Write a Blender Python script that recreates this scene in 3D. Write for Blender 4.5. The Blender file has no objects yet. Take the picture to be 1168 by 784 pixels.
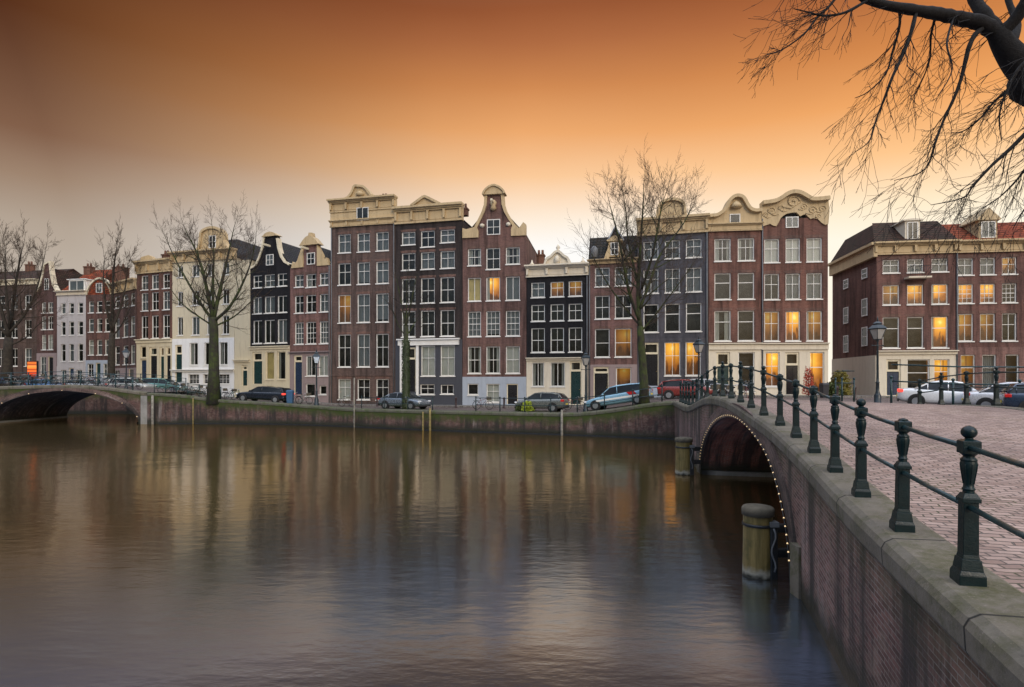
import bpy, bmesh, math, random
from math import radians, sin, cos, pi, atan2, sqrt, hypot
from mathutils import Vector, Matrix, noise

random.seed(7)
C = bpy.context.scene.collection
SC = bpy.context.scene
# ---------------------------------------------------------------- camera
F = 20.0 / 36.0 * 1168.0
CX, HY, CZ = 584.0, 436.0, 2.2
cam_d = bpy.data.cameras.new('camera')
cam_d.lens = 20.0; cam_d.sensor_width = 36.0; cam_d.sensor_fit = 'HORIZONTAL'
cam_d.shift_y = (HY - 392.0) / 1168.0
cam_d.clip_start = 0.1; cam_d.clip_end = 5000
cam = bpy.data.objects.new('camera', cam_d); C.objects.link(cam)
cam.location = (0, 0, CZ); cam.rotation_euler = (radians(90), 0, 0)
SC.camera = cam
SC.view_settings.view_transform = 'Standard'
SC.view_settings.look = 'None'
SC.view_settings.exposure = 0.0
SC.view_settings.gamma = 1.0
SC.view_settings.use_curve_mapping = False
SC.cycles.max_bounces = 6
SC.cycles.diffuse_bounces = 3
SC.cycles.glossy_bounces = 4
SC.cycles.transparent_max_bounces = 12
SC.cycles.use_denoising = True
SC.cycles.sample_clamp_indirect = 6.0

# ---------------------------------------------------------------- node helper
class NT:
    def __init__(self, tree):
        self.t = tree
    def n(self, typ, ins=None, **props):
        nd = self.t.nodes.new(typ)
        for k, v in props.items():
            setattr(nd, k, v)
        if ins:
            for k, v in ins.items():
                s = nd.inputs[k]
                if isinstance(v, bpy.types.NodeSocket):
                    self.t.links.new(v, s)
                else:
                    s.default_value = v
        return nd
    def math(self, op, a, b=None, clamp=False):
        ins = {0: a}
        if b is not None: ins[1] = b
        return self.n('ShaderNodeMath', ins, operation=op, use_clamp=clamp).outputs[0]
    def mix(self, f, a, b, mode='MIX'):
        nd = self.t.nodes.new('ShaderNodeMix'); nd.data_type = 'RGBA'; nd.blend_type = mode
        for idx, v in ((0, f), (6, a), (7, b)):
            s = nd.inputs[idx]
            if isinstance(v, bpy.types.NodeSocket): self.t.links.new(v, s)
            else:
                if idx and len(v) == 3: v = (*v, 1)
                s.default_value = v
        return nd.outputs[2]
    def ramp(self, fac, stops, interp='LINEAR'):
        nd = self.t.nodes.new('ShaderNodeValToRGB')
        self.t.links.new(fac, nd.inputs[0])
        cr = nd.color_ramp; cr.interpolation = interp
        while len(cr.elements) > 1: cr.elements.remove(cr.elements[-1])
        cr.elements[0].position = stops[0][0]
        cr.elements[0].color = (*stops[0][1], 1) if len(stops[0][1]) == 3 else stops[0][1]
        for p, c in stops[1:]:
            e = cr.elements.new(p); e.color = (*c, 1) if len(c) == 3 else c
        return nd.outputs[0]
    def noise(self, vec, scale, detail=3, rough=.55):
        return self.n('ShaderNodeTexNoise', {'Vector': vec, 'Scale': scale, 'Detail': detail, 'Roughness': rough}).outputs[0]
    def mapr(self, v, a, b, c=0.0, d=1.0):
        return self.n('ShaderNodeMapRange', {0: v, 1: a, 2: b, 3: c, 4: d}, clamp=True).outputs[0]

# ---------------------------------------------------------------- world
SUN_EL, SUN_AZ = 24.0, 158.0       # azimuth measured clockwise from +Y (the view direction)
w = bpy.data.worlds.new("World"); SC.world = w; w.use_nodes = True
wt = w.node_tree; wt.nodes.clear(); W = NT(wt)
tc = W.n('ShaderNodeTexCoord')
sep = W.n('ShaderNodeSeparateXYZ', {0: tc.outputs['Generated']})
sx, sy, sz = sep.outputs
sky = W.n('ShaderNodeTexSky', sky_type='NISHITA', sun_disc=False, sun_elevation=radians(SUN_EL),
          sun_rotation=radians(SUN_AZ), air_density=1.0, dust_density=2.0, ozone_density=1.5)
# soft cloud streaks in the sunset glow
cl = W.noise(W.n('ShaderNodeMapping', {'Vector': tc.outputs['Generated'], 'Scale': (1.0, 1.0, 3.0)}).outputs[0], 1.8, 4, .5)
sz2 = W.math('ADD', sz, W.math('MULTIPLY', W.mapr(sx, .1, .6), .022))
v = W.math('ADD', sz2, W.math('MULTIPLY', W.math('SUBTRACT', cl, .5), .035))
grad_c = W.ramp(v, [(0.0, (1.0, .98, .95)), (.23, (1.0, .98, .95)), (.27, (1.0, .88, .74)), (.30, (.99, .76, .56)), (.34, (.97, .60, .33)), (.40, (.85, .40, .155)),
                    (.46, (.64, .255, .087)), (.516, (.43, .148, .055)), (.55, (.32, .098, .036)), (.62, (.20, .08, .05))])
grad_l = W.ramp(v, [(0.0, (.55, .48, .42)), (.15, (.50, .43, .36)), (.217, (.44, .355, .28)), (.27, (.33, .22, .15)), (.324, (.21, .107, .063)), (.446, (.078, .023, .0095)), (.55, (.045, .014, .006))])
az = W.ramp(W.mapr(sx, -.8, .2), [(0.0, (1, 1, 1)), (.20, (.98, .98, .98)), (.33, (.74, .74, .74)), (.48, (.48, .48, .48)), (.68, (.13, .13, .13)), (.82, (0, 0, 0))])
grad_c = W.mix(W.mapr(sx, .15, .55), grad_c, W.mix(1.0, grad_c, (1.04, .97, .82), 'MULTIPLY'))
grad = W.mix(az, grad_c, grad_l)
bg_g = W.n('ShaderNodeBackground', {'Color': grad, 'Strength': 1.0})
lowdim = W.mix(W.mapr(sz, .04, .36), (.16, .15, .14), (1.0, 1.0, 1.0))
bg_n = W.n('ShaderNodeBackground', {'Color': W.mix(1.0, sky.outputs[0], lowdim, 'MULTIPLY'), 'Strength': 0.12})
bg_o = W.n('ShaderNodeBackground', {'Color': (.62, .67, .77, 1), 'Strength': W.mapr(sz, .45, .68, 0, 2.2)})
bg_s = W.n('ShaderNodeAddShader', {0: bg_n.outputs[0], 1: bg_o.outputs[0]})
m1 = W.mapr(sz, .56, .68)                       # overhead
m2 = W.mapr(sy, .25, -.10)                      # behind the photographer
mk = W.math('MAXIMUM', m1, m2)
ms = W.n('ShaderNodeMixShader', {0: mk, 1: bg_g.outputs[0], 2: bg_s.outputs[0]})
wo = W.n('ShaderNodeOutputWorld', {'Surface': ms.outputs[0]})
# ---------------------------------------------------------------- sun
sd = bpy.data.lights.new('sun', 'SUN'); sd.energy = .8; sd.angle = radians(14); sd.color = (1.0, .86, .68)
so = bpy.data.objects.new('sun', sd); C.objects.link(so)
_a, _e = radians(SUN_AZ), radians(SUN_EL)
sdir = Vector((sin(_a) * cos(_e), cos(_a) * cos(_e), sin(_e)))
so.rotation_euler = (-sdir).to_track_quat('-Z', 'Y').to_euler()
so.location = sdir * 60

# ---------------------------------------------------------------- geometry helpers
def tag(o, label=None, cat=None, group=None, kind=None):
    if label: o['label'] = label
    if cat: o['category'] = cat
    if group: o['group'] = group
    if kind: o['kind'] = kind
    return o
def empty(name, loc=(0, 0, 0), rz=0.0):
    o = bpy.data.objects.new(name, None); C.objects.link(o)
    o.location = loc; o.rotation_euler = (0, 0, rz); o.empty_display_size = .3
    return o
def copy_tree(o, parent=None):
    c = o.copy(); C.objects.link(c)
    if parent: c.parent = parent
    for ch in list(o.children): copy_tree(ch, c)
    return c

class MB:
    def __init__(self, uv=False):
        self.v = []; self.f = []; self.uv = [] if uv else None; self.sm = []
    def quad(self, pts, uvs=None, smooth=False):
        b = len(self.v); self.v += [tuple(p) for p in pts]
        self.f.append(tuple(range(b, b + len(pts)))); self.sm.append(smooth)
        if self.uv is not None: self.uv += (uvs or [(0, 0)] * len(pts))
    def box(self, x0, y0, z0, x1, y1, z1):
        if x0 > x1: x0, x1 = x1, x0
        if y0 > y1: y0, y1 = y1, y0
        if z0 > z1: z0, z1 = z1, z0
        p = [(x0, y0, z0), (x1, y0, z0), (x1, y1, z0), (x0, y1, z0), (x0, y0, z1), (x1, y0, z1), (x1, y1, z1), (x0, y1, z1)]
        b = len(self.v); self.v += p
        for q in ((0, 3, 2, 1), (4, 5, 6, 7), (0, 1, 5, 4), (1, 2, 6, 5), (2, 3, 7, 6), (3, 0, 4, 7)):
            self.f.append(tuple(b + i for i in q)); self.sm.append(False)
            if self.uv is not None:
                for i in q:
                    a = p[i]; self.uv.append((a[0] + a[1], a[2]))
        return self
    def prism(self, poly, y0, y1):
        """polygon in x,z extruded along y"""
        n = len(poly); b = len(self.v)
        ar = sum(poly[i][0] * poly[(i + 1) % n][1] - poly[(i + 1) % n][0] * poly[i][1] for i in range(n))
        if ar < 0: poly = poly[::-1]
        self.v += [(x, y0, z) for x, z in poly] + [(x, y1, z) for x, z in poly]
        self.f.append(tuple(range(b, b + n))); self.sm.append(False)
        self.f.append(tuple(range(b + 2 * n - 1, b + n - 1, -1))); self.sm.append(False)
        for i in range(n):
            j = (i + 1) % n
            self.f.append((b + j, b + i, b + n + i, b + n + j)); self.sm.append(False)
        return self
    def tube(self, pts, rad, n=6, cap=True, smooth=True):
        pts = [Vector(p) for p in pts]; m = len(pts)
        if not hasattr(rad, '__len__'): rad = [rad] * m
        b = len(self.v); prev = None
        for i, p in enumerate(pts):
            d = (pts[min(i + 1, m - 1)] - pts[max(i - 1, 0)])
            if d.length < 1e-9: d = Vector((0, 0, 1))
            d.normalize()
            if prev is None:
                a = d.orthogonal().normalized()
            else:
                a = prev - d * prev.dot(d)
                a = a.normalized() if a.length > 1e-6 else d.orthogonal().normalized()
            prev = a; c = d.cross(a)
            for k in range(n):
                t = 2 * pi * k / n
                q = p + (a * cos(t) + c * sin(t)) * rad[i]
                self.v.append((q.x, q.y, q.z))
        for i in range(m - 1):
            for k in range(n):
                k2 = (k + 1) % n
                self.f.append((b + i * n + k, b + i * n + k2, b + (i + 1) * n + k2, b + (i + 1) * n + k)); self.sm.append(smooth)
        if cap:
            self.f.append(tuple(b + k for k in range(n))[::-1]); self.sm.append(False)
            self.f.append(tuple(b + (m - 1) * n + k for k in range(n))); self.sm.append(False)
        return self
    def lathe(self, prof, n=16, c=(0, 0, 0), smooth=True):
        b = len(self.v); m = len(prof)
        for r, z in prof:
            for k in range(n):
                t = 2 * pi * k / n
                self.v.append((c[0] + r * cos(t), c[1] + r * sin(t), c[2] + z))
        for i in range(m - 1):
            for k in range(n):
                k2 = (k + 1) % n
                self.f.append((b + i * n + k, b + i * n + k2, b + (i + 1) * n + k2, b + (i + 1) * n + k)); self.sm.append(smooth)
        self.f.append(tuple(b + k for k in range(n))[::-1]); self.sm.append(False)
        self.f.append(tuple(b + (m - 1) * n + k for k in range(n))); self.sm.append(False)
        return self
    def frust(self, c, s0, s1, z0, z1):
        """square frustum, half sizes s0 s1"""
        b = len(self.v)
        for s, z in ((s0, z0), (s1, z1)):
            for ax, ay in ((-1, -1), (1, -1), (1, 1), (-1, 1)):
                self.v.append((c[0] + ax * s, c[1] + ay * s, z))
        for q in ((3, 2, 1, 0), (4, 5, 6, 7), (0, 1, 5, 4), (1, 2, 6, 5), (2, 3, 7, 6), (3, 0, 4, 7)):
            self.f.append(tuple(b + i for i in q)); self.sm.append(False)
        return self
    def build(self, name, mat, parent=None, bevel=0):
        me = bpy.data.meshes.new(name)
        me.from_pydata(self.v, [], self.f)
        me.polygons.foreach_set('use_smooth', self.sm)
        if self.uv is not None:
            ul = me.uv_layers.new(name='UVMap')
            flat = [c for p in self.uv for c in p]
            ul.data.foreach_set('uv', flat)
        me.materials.append(mat); me.update()
        o = bpy.data.objects.new(name, me); C.objects.link(o)
        if parent: o.parent = parent
        if bevel:
            md = o.modifiers.new('bevel', 'BEVEL'); md.width = bevel; md.segments = 2; md.limit_method = 'ANGLE'
        return o

def interp(tbl, x, smooth=True):
    if x <= tbl[0][0]:
        (a, b), (c, d) = tbl[0], tbl[1]
        return b
    if x >= tbl[-1][0]: return tbl[-1][1]
    for i in range(len(tbl) - 1):
        if tbl[i][0] <= x <= tbl[i + 1][0]:
            x0, y0 = tbl[i]; x1, y1 = tbl[i + 1]; h = x1 - x0; t = (x - x0) / h
            if not smooth: return y0 + (y1 - y0) * t
            def sl(j):
                if j <= 0: return (tbl[1][1] - tbl[0][1]) / (tbl[1][0] - tbl[0][0])
                if j >= len(tbl) - 1: return (tbl[-1][1] - tbl[-2][1]) / (tbl[-1][0] - tbl[-2][0])
                a = (tbl[j][1] - tbl[j - 1][1]) / (tbl[j][0] - tbl[j - 1][0]); b = (tbl[j + 1][1] - tbl[j][1]) / (tbl[j + 1][0] - tbl[j][0])
                return (a + b) / 2 if a * b > 0 else 0
            m0, m1_ = sl(i) * h, sl(i + 1) * h
            return ((2*t**3 - 3*t*t + 1) * y0 + (t**3 - 2*t*t + t) * m0 + (-2*t**3 + 3*t*t) * y1 + (t**3 - t*t) * m1_)
def sstep(a, b, x):
    t = max(0, min(1, (x - a) / (b - a))); return t * t * (3 - 2 * t)

# ---------------------------------------------------------------- plan of the place
WATER = -1.5
BR = [(-8, .2), (0, 2.2), (2.5, 2.78), (4.5, 3.37), (7, 4.12), (9.45, 4.86), (12.4, 5.66), (14.35, 6.05), (17, 6.6), (19.1, 7.0), (23, 7.65), (27.5, 8.5), (36.4, 10.4), (45, 12.2)]
def CB(y): return interp(BR, y)
BN = Vector((.972, -.236, 0))
BW = 8.4
DP = [(-10, .42), (0, .46), (4.5, .60), (7, .73), (9.45, .95), (12.4, 1.20), (14.35, 1.38), (17, 1.57), (19.5, 1.66), (21, 1.64), (23, 1.50), (27.5, 1.12), (30, .95), (33, .93), (36.4, .95), (60, .95)]
ZS = [(-400, 1.0), (60, 1.1), (166, 1.2), (200, 1.08), (250, .62), (300, .42), (360, .15), (405, 0), (640, 0), (680, .2), (708, .45), (740, .78), (770, .95), (830, 1.02), (1000, .97), (1090, .8), (1300, .7)]
def zs(x, y): return interp(ZS, CX + F * x / max(y, 1.0))
def G(x, y):
    lat = (x - CB(y)) * .972
    yc = y + lat * .236
    zb = interp(DP, yc) - .03 * max(lat, 0) * sstep(4, 9, yc) * (1 - sstep(24, 32, yc))
    t = sstep(22, 31, yc) if lat > -0.5 else 1.0
    return zb * (1 - t) + zs(x, y) * t
QE = [(-47.2, 50.3), (-32.2, 50.0), (-25.7, 50.2), (-19, 49), (-12.9, 46.5), (-5.6, 43), (3.4, 39.6), (10.4, 36.4)]
def ray_line(px, P):
    """first crossing of the ray through column px with polyline P (x,y)"""
    k = (px - CX) / F; P = list(P) + [(2 * P[-1][0] - P[-2][0] + 6 * (P[-1][0] - P[-2][0]), 2 * P[-1][1] - P[-2][1] + 6 * (P[-1][1] - P[-2][1]))]
    for (x0, y0), (x1, y1) in zip(P[:-1], P[1:]):
        a0, a1 = x0 - k * y0, x1 - k * y1
        if a0 * a1 <= 0 and a0 != a1:
            t = a0 / (a0 - a1)
            return x0 + (x1 - x0) * t, y0 + (y1 - y0) * t
    return None
QX = []
def fine(P, n=8):
    out = []
    for i in range(len(P) - 1):
        p0 = P[max(i - 1, 0)]; p1 = P[i]; p2 = P[i + 1]; p3 = P[min(i + 2, len(P) - 1)]
        for k in range(n):
            t = k / n
            out.append(tuple(.5 * ((2 * p1[c]) + (-p0[c] + p2[c]) * t + (2*p0[c] - 5*p1[c] + 4*p2[c] - p3[c]) * t*t + (-p0[c] + 3*p1[c] - 3*p2[c] + p3[c]) * t**3) for c in range(2)))
    out.append(P[-1]); return out
QF = fine(QE)
FACP = [(-300, 84), (-40, 75), (42, 73), (155, 70), (156, 63), (197, 61.2), (285, 58.5), (377, 55), (527, 52), (600, 51), (808, 47.3), (945, 46.3), (999, 47.3), (1168, 45.8), (1300, 45.0)]
def fac(px):
    y = interp(FACP, px, False); return ((px - CX) / F * y, y)
def at(px, py, Y): return ((px - CX) / F * Y, Y, CZ - (py - HY) / F * Y)
# ---------------------------------------------------------------- materials
MATS = {}
def newmat(name):
    m = bpy.data.materials.new(name); m.use_nodes = True
    m.node_tree.nodes.clear(); return m, NT(m.node_tree)
def finish(N, shader, disp=None):
    N.n('ShaderNodeOutputMaterial', {'Surface': shader})
def pbsdf(N, col, rough=.6, bump=None, bstr=.4, bdist=.01, metal=0, spec=.4, coat=0, emis=None, estr=0):
    nd = N.n('ShaderNodeBsdfPrincipled')
    def st(k, v):
        if isinstance(v, bpy.types.NodeSocket): N.t.links.new(v, nd.inputs[k])
        elif k in ('Base Color', 'Emission Color'): nd.inputs[k].default_value = (*v[:3], 1)
        else: nd.inputs[k].default_value = v
    st('Base Color', col); st('Roughness', rough); st('Metallic', metal); st('Specular IOR Level', spec); st('Coat Weight', coat)
    if emis is not None: st('Emission Color', emis); st('Emission Strength', estr)
    if bump is not None:
        b = N.n('ShaderNodeBump', {'Height': bump, 'Strength': bstr, 'Distance': bdist})
        N.t.links.new(b.outputs[0], nd.inputs['Normal'])
    return nd.outputs[0]
def objvec(N): return N.n('ShaderNodeTexCoord').outputs['Object']
def uvvec(N): return N.n('ShaderNodeTexCoord').outputs['UV']
def facadevec(N):
    s = N.n('ShaderNodeSeparateXYZ', {0: objvec(N)})
    return N.n('ShaderNodeCombineXYZ', {0: N.math('ADD', s.outputs[0], s.outputs[1]), 1: s.outputs[2], 2: 0.0}).outputs[0], s

def plain(name, col, rough=.6, var=.12, scale=1.5, metal=0, coat=0, spec=.4, bump=0):
    if name in MATS: return MATS[name]
    m, N = newmat(name); o = objvec(N)
    n1 = N.noise(o, scale, 5, .6)
    c = N.mix(N.mapr(n1, .3, .7), tuple(x * (1 - var) for x in col), tuple(min(1, x * (1 + var)) for x in col))
    r = N.mapr(N.noise(o, scale * 6, 3), .3, .7, max(0, rough - .08), min(1, rough + .08))
    bp = N.noise(o, scale * 14, 4) if bump else None
    finish(N, pbsdf(N, c, r, bp, bump, .01, metal, spec, coat)); MATS[name] = m; return m

def facade(name, col, mort=None, var=.25, painted=False):
    col = (col[0] * .82, col[1] * .78, col[2] * .74) if not painted else tuple(x * .84 for x in col)
    if name in MATS: return MATS[name]
    m, N = newmat(name); fv, s = facadevec(N); o = objvec(N)
    mort = mort or tuple(min(1, x * 1.5 + .03) for x in col)
    if painted: mort = tuple(x * .8 for x in col)
    br = N.n('ShaderNodeTexBrick', {'Vector': fv, 'Color1': (*[x * (1 - var) for x in col], 1), 'Color2': (*[x * (1 + var) for x in col], 1),
             'Mortar': (*mort, 1), 'Scale': 1.0, 'Mortar Size': .009, 'Mortar Smooth': .3, 'Bias': 0.0, 'Brick Width': .22, 'Row Height': .065})
    big = N.noise(o, .35, 5, .6)
    c = N.mix(N.mapr(big, .3, .72), br.outputs[0], N.mix(1.0, br.outputs[0], (1.7, 1.5, 1.4), 'MULTIPLY'))
    st = N.noise(N.n('ShaderNodeMapping', {'Vector': fv, 'Scale': (2.2, .18, 1)}).outputs[0], 1.0, 5, .65)
    c = N.mix(N.mapr(st, .44, .66, 0, .85), c, tuple(x * .42 for x in col))
    med = N.noise(o, 2.3, 4, .6)
    c = N.mix(N.mapr(med, .5, .8, 0, .35), c, tuple(min(1, x * 1.7 + .01) for x in col))
    h = N.math('SUBTRACT', N.math('MULTIPLY', N.noise(o, 30, 3), .3), br.outputs['Fac'])
    finish(N, pbsdf(N, c, .82, h, .5, .008, spec=.25)); MATS[name] = m; return m

def stucco(name, col, dirt=(.16, .13, .09), amt=.5, rough=.65):
    if name in MATS: return MATS[name]
    m, N = newmat(name); fv, s = facadevec(N); o = objvec(N)
    st = N.noise(N.n('ShaderNodeMapping', {'Vector': fv, 'Scale': (3.0, .3, 1)}).outputs[0], 1.0, 6, .65)
    c = N.mix(N.mapr(st, .5, .78, 0, amt), col, dirt)
    c = N.mix(N.mapr(N.noise(o, 5, 5, .7), .55, .8, 0, amt * .7), c, dirt)
    c = N.mix(N.mapr(N.noise(o, .8, 3), .3, .7, 0, .25), c, tuple(x * .75 for x in col))
    finish(N, pbsdf(N, c, rough, N.noise(o, 12, 4), .15, .01)); MATS[name] = m; return m

def wallbrick(name, c1, c2, mort, moss=.5):
    """canal wall brick, UV = metres along, height"""
    m, N = newmat(name); u = uvvec(N); o = objvec(N)
    s = N.n('ShaderNodeSeparateXYZ', {0: u}); zo = N.n('ShaderNodeSeparateXYZ', {0: o}).outputs[2]
    br = N.n('ShaderNodeTexBrick', {'Vector': u, 'Color1': (*c1, 1), 'Color2': (*c2, 1), 'Mortar': (*mort, 1), 'Scale': 1.0,
             'Mortar Size': .0065, 'Mortar Smooth': .35, 'Brick Width': .21, 'Row Height': .062})
    c = N.mix(N.mapr(N.noise(u, .5, 5, .6), .35, .7, 0, .8), br.outputs[0], N.mix(1.0, br.outputs[0], (.34, .30, .28), 'MULTIPLY'))
    c = N.mix(N.mapr(N.noise(o, 3.1, 6, .7), .48, .7, 0, .75), c, (.20, .15, .12))
    # lime and soot running down
    run = N.noise(N.n('ShaderNodeMapping', {'Vector': u, 'Scale': (1.4, .13, 1)}).outputs[0], 1.0, 6, .7)
    c = N.mix(N.mapr(run, .55, .66, 0, .6), c, (.33, .29, .27))
    run2 = N.noise(N.n('ShaderNodeMapping', {'Vector': u, 'Scale': (1.0, .1, 1), 'Location': (31, 7, 0)}).outputs[0], 1.0, 6, .7)
    c = N.mix(N.mapr(run2, .47, .58, 0, .88), c, (.022, .019, .017))
    # algae: damp band over the waterline, and moss hanging from the top
    wob = N.math('MULTIPLY', N.math('SUBTRACT', N.noise(u, 1.1, 5, .7), .5), .9)
    zz = N.math('ADD', zo, wob)
    c = N.mix(N.mapr(zz, -.9, -1.25, 0, .9), c, (.02, .022, .012))
    if moss:
        dz = N.math('ADD', s.outputs[1], N.math('MULTIPLY', N.math('SUBTRACT', N.noise(u, 1.7, 6, .75), .5), 1.7))
        c = N.mix(N.mapr(dz, -.85, -.25, 0, moss), c, (.045, .065, .010))
    h = N.math('SUBTRACT', N.math('MULTIPLY', N.noise(o, 25, 4), .6), br.outputs['Fac'])
    finish(N, pbsdf(N, c, N.mapr(zz, -1.1, -1.4, .8, .35), h, .8, .012, spec=.35)); return m

def stone(name, col, moss=(.06, .065, .02), amt=.6, joints=1.6):
    m, N = newmat(name); o = objvec(N); u = uvvec(N)
    s = N.n('ShaderNodeSeparateXYZ', {0: u})
    c = N.mix(N.mapr(N.noise(o, 1.1, 6, .7), .35, .7), tuple(x * .6 for x in col), col)
    c = N.mix(N.mapr(N.noise(o, 2.3, 6, .75), .48, .66, 0, amt), c, moss)
    c = N.mix(N.mapr(N.noise(o, 45, 3, .7), .62, .74, 0, .5), c, tuple(min(1, x * 1.9) for x in col))
    c = N.mix(N.mapr(N.noise(o, 17, 4, .7), .58, .75, 0, .6), c, (.03, .028, .022))
    j = N.math('ABSOLUTE', N.math('SUBTRACT', N.math('FRACT', N.math('DIVIDE', s.outputs[0], joints)), .5))
    jm = N.mapr(j, .490, .497)
    c = N.mix(jm, c, (.012, .012, .010))
    h = N.math('SUBTRACT', N.math('ADD', N.noise(o, 30, 5, .7), N.math('MULTIPLY', N.noise(o, 4, 4), 1.5)), N.math('MULTIPLY', jm, 3))
    finish(N, pbsdf(N, c, .75, h, .5, .012, spec=.35)); return m

def paving(name, c1, c2, rot, bw=.21, rh=.105, mort=(.03, .028, .022), wear=True):
    m, N = newmat(name); o = objvec(N)
    mp = N.n('ShaderNodeMapping', {'Vector': o, 'Rotation': (0, 0, rot)}).outputs[0]
    wb = N.n('ShaderNodeTexNoise', {'Vector': o, 'Scale': .9, 'Detail': 3})
    mp = N.n('ShaderNodeVectorMath', {0: mp, 1: N.n('ShaderNodeVectorMath', {0: wb.outputs['Color'], 1: (.35, .35, 0)}, operation='MULTIPLY').outputs[0]}, operation='ADD').outputs[0]
    br = N.n('ShaderNodeTexBrick', {'Vector': mp, 'Color1': (*c1, 1), 'Color2': (*c2, 1), 'Mortar': (*mort, 1), 'Scale': 1.0,
             'Mortar Size': .011, 'Mortar Smooth': .4, 'Brick Width': bw, 'Row Height': rh})
    c = N.mix(N.mapr(N.noise(o, .25, 5, .6), .35, .7), br.outputs[0], N.mix(1.0, br.outputs[0], (.62, .60, .60), 'MULTIPLY'))
    c = N.mix(N.mapr(N.noise(o, 1.9, 5, .7), .52, .8, 0, .5), c, (.045, .038, .034))
    c = N.mix(N.mapr(N.noise(o, 9, 5, .7), .6, .8, 0, .5), c, tuple(min(1, x * 1.6) for x in c2))
    c = N.mix(N.math('MULTIPLY', br.outputs['Fac'], N.mapr(N.noise(o, .7, 5, .7), .5, .62)), c, (.04, .055, .015))
    h = N.math('SUBTRACT', N.math('MULTIPLY', N.noise(o, 14, 5), .7), N.math('MULTIPLY', br.outputs['Fac'], 1.2))
    finish(N, pbsdf(N, c, N.mapr(N.noise(o, 3, 4), .3, .7, .5, .8), h, .9, .014, spec=.4)); return m

def rooftile(name, c1, c2):
    m, N = newmat(name); o = objvec(N)
    br = N.n('ShaderNodeTexBrick', {'Vector': N.n('ShaderNodeCombineXYZ', {0: N.math('ADD', N.n('ShaderNodeSeparateXYZ', {0: o}).outputs[0], N.n('ShaderNodeSeparateXYZ', {0: o}).outputs[1]), 1: N.n('ShaderNodeSeparateXYZ', {0: o}).outputs[2], 2: 0.0}).outputs[0],
             'Color1': (*c1, 1), 'Color2': (*c2, 1), 'Mortar': (*[x * .3 for x in c1], 1), 'Scale': 1.0, 'Mortar Size': .03, 'Brick Width': .30, 'Row Height': .26})
    c = N.mix(N.mapr(N.noise(o, .8, 5, .7), .45, .75, 0, .6), br.outputs[0], (.03, .034, .02))
    finish(N, pbsdf(N, c, .85, N.math('SUBTRACT', 1.0, br.outputs['Fac']), 1.0, .06, spec=.15)); return m

def glass_mat():
    m, N = newmat('window_glass')
    o = objvec(N)
    b = N.n('ShaderNodeBump', {'Height': N.noise(o, 1.6, 2), 'Strength': .25, 'Distance': .03})
    tr = N.n('ShaderNodeBsdfTransparent', {'Color': (.82, .86, .84, 1)})
    gl = N.n('ShaderNodeBsdfGlossy', {'Color': (1, 1, 1, 1), 'Roughness': .03, 'Normal': b.outputs[0]})
    lw = N.n('ShaderNodeLayerWeight', {'Blend': .35})
    f = N.math('ADD', N.math('MULTIPLY', lw.outputs['Fresnel'], .4), .045, True)
    finish(N, N.n('ShaderNodeMixShader', {0: f, 1: tr.outputs[0], 2: gl.outputs[0]}).outputs[0]); return m
def interior_mat(name, kind):
    m, N = newmat(name); o = objvec(N)
    rnd = N.n('ShaderNodeObjectInfo').outputs['Random']
    g = N.n('ShaderNodeSeparateXYZ', {0: N.n('ShaderNodeTexCoord').outputs['Generated']}); gx, gz = g.outputs[0], g.outputs[2]
    off = N.n('ShaderNodeVectorMath', {0: o, 1: N.n('ShaderNodeVectorMath', {0: (13., 7., 5.), 1: rnd}, operation='MULTIPLY').outputs[0]}, operation='ADD').outputs[0]
    nz = N.noise(off, 1.6, 5, .6)
    # furniture and people-height clutter low in the room
    sil = N.mapr(N.math('SUBTRACT', N.math('ADD', gz, N.math('MULTIPLY', N.math('SUBTRACT', N.noise(N.n('ShaderNodeMapping', {'Vector': off, 'Scale': (3.5, 3.5, .8)}).outputs[0], 1.0, 3, .5), .5), .9)), .30), -.03, .05)
    if kind == 'dark':
        c = N.mix(N.mapr(nz, .35, .75), (.006, .006, .008), (.055, .050, .045))
        c = N.mix(N.mapr(gz, .55, 1.0, 0, .35), c, (.09, .085, .08))
        c = N.mix(sil, (.004, .004, .005), c)
        finish(N, pbsdf(N, c, .8)); return m
    lx = N.math('ADD', .3, N.math('MULTIPLY', N.math('FRACT', N.math('MULTIPLY', rnd, 7.3)), .4))
    dx = N.math('MULTIPLY', N.math('SUBTRACT', gx, lx), 1.0); dz = N.math('MULTIPLY', N.math('SUBTRACT', gz, .78), 1.3)
    dd = N.math('SQRT', N.math('ADD', N.math('MULTIPLY', dx, dx), N.math('MULTIPLY', dz, dz)))
    lamp_ = N.mapr(N.math('ADD', dd, N.math('MULTIPLY', N.math('SUBTRACT', nz, .5), .25)), .62, .0)  # pool of lamplight painted into the emission of the flat backing
    e = N.ramp(lamp_, [(0, (.26, .075, .006)), (.35, (.58, .21, .016)), (.62, (.85, .36, .03)), (.84, (1.0, .48, .05)), (.96, (1, .72, .20))])
    beam = N.math('LESS_THAN', N.math('ABSOLUTE', N.math('SUBTRACT', N.math('FRACT', N.math('ADD', N.math('MULTIPLY', gx, 1.7), rnd)), .5)), .07)
    e = N.mix(N.math('MULTIPLY', beam, .6), e, (.18, .045, .006))
    e = N.mix(sil, N.mix(1.0, e, (.16, .12, .08), 'MULTIPLY'), e)
    st = N.math('MULTIPLY', N.mapr(rnd, 0, 1, .75, 1.2), 1.3 if kind == 'lit' else .42)
    finish(N, pbsdf(N, (.2, .1, .05), .8, emis=e, estr=st)); return m
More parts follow.
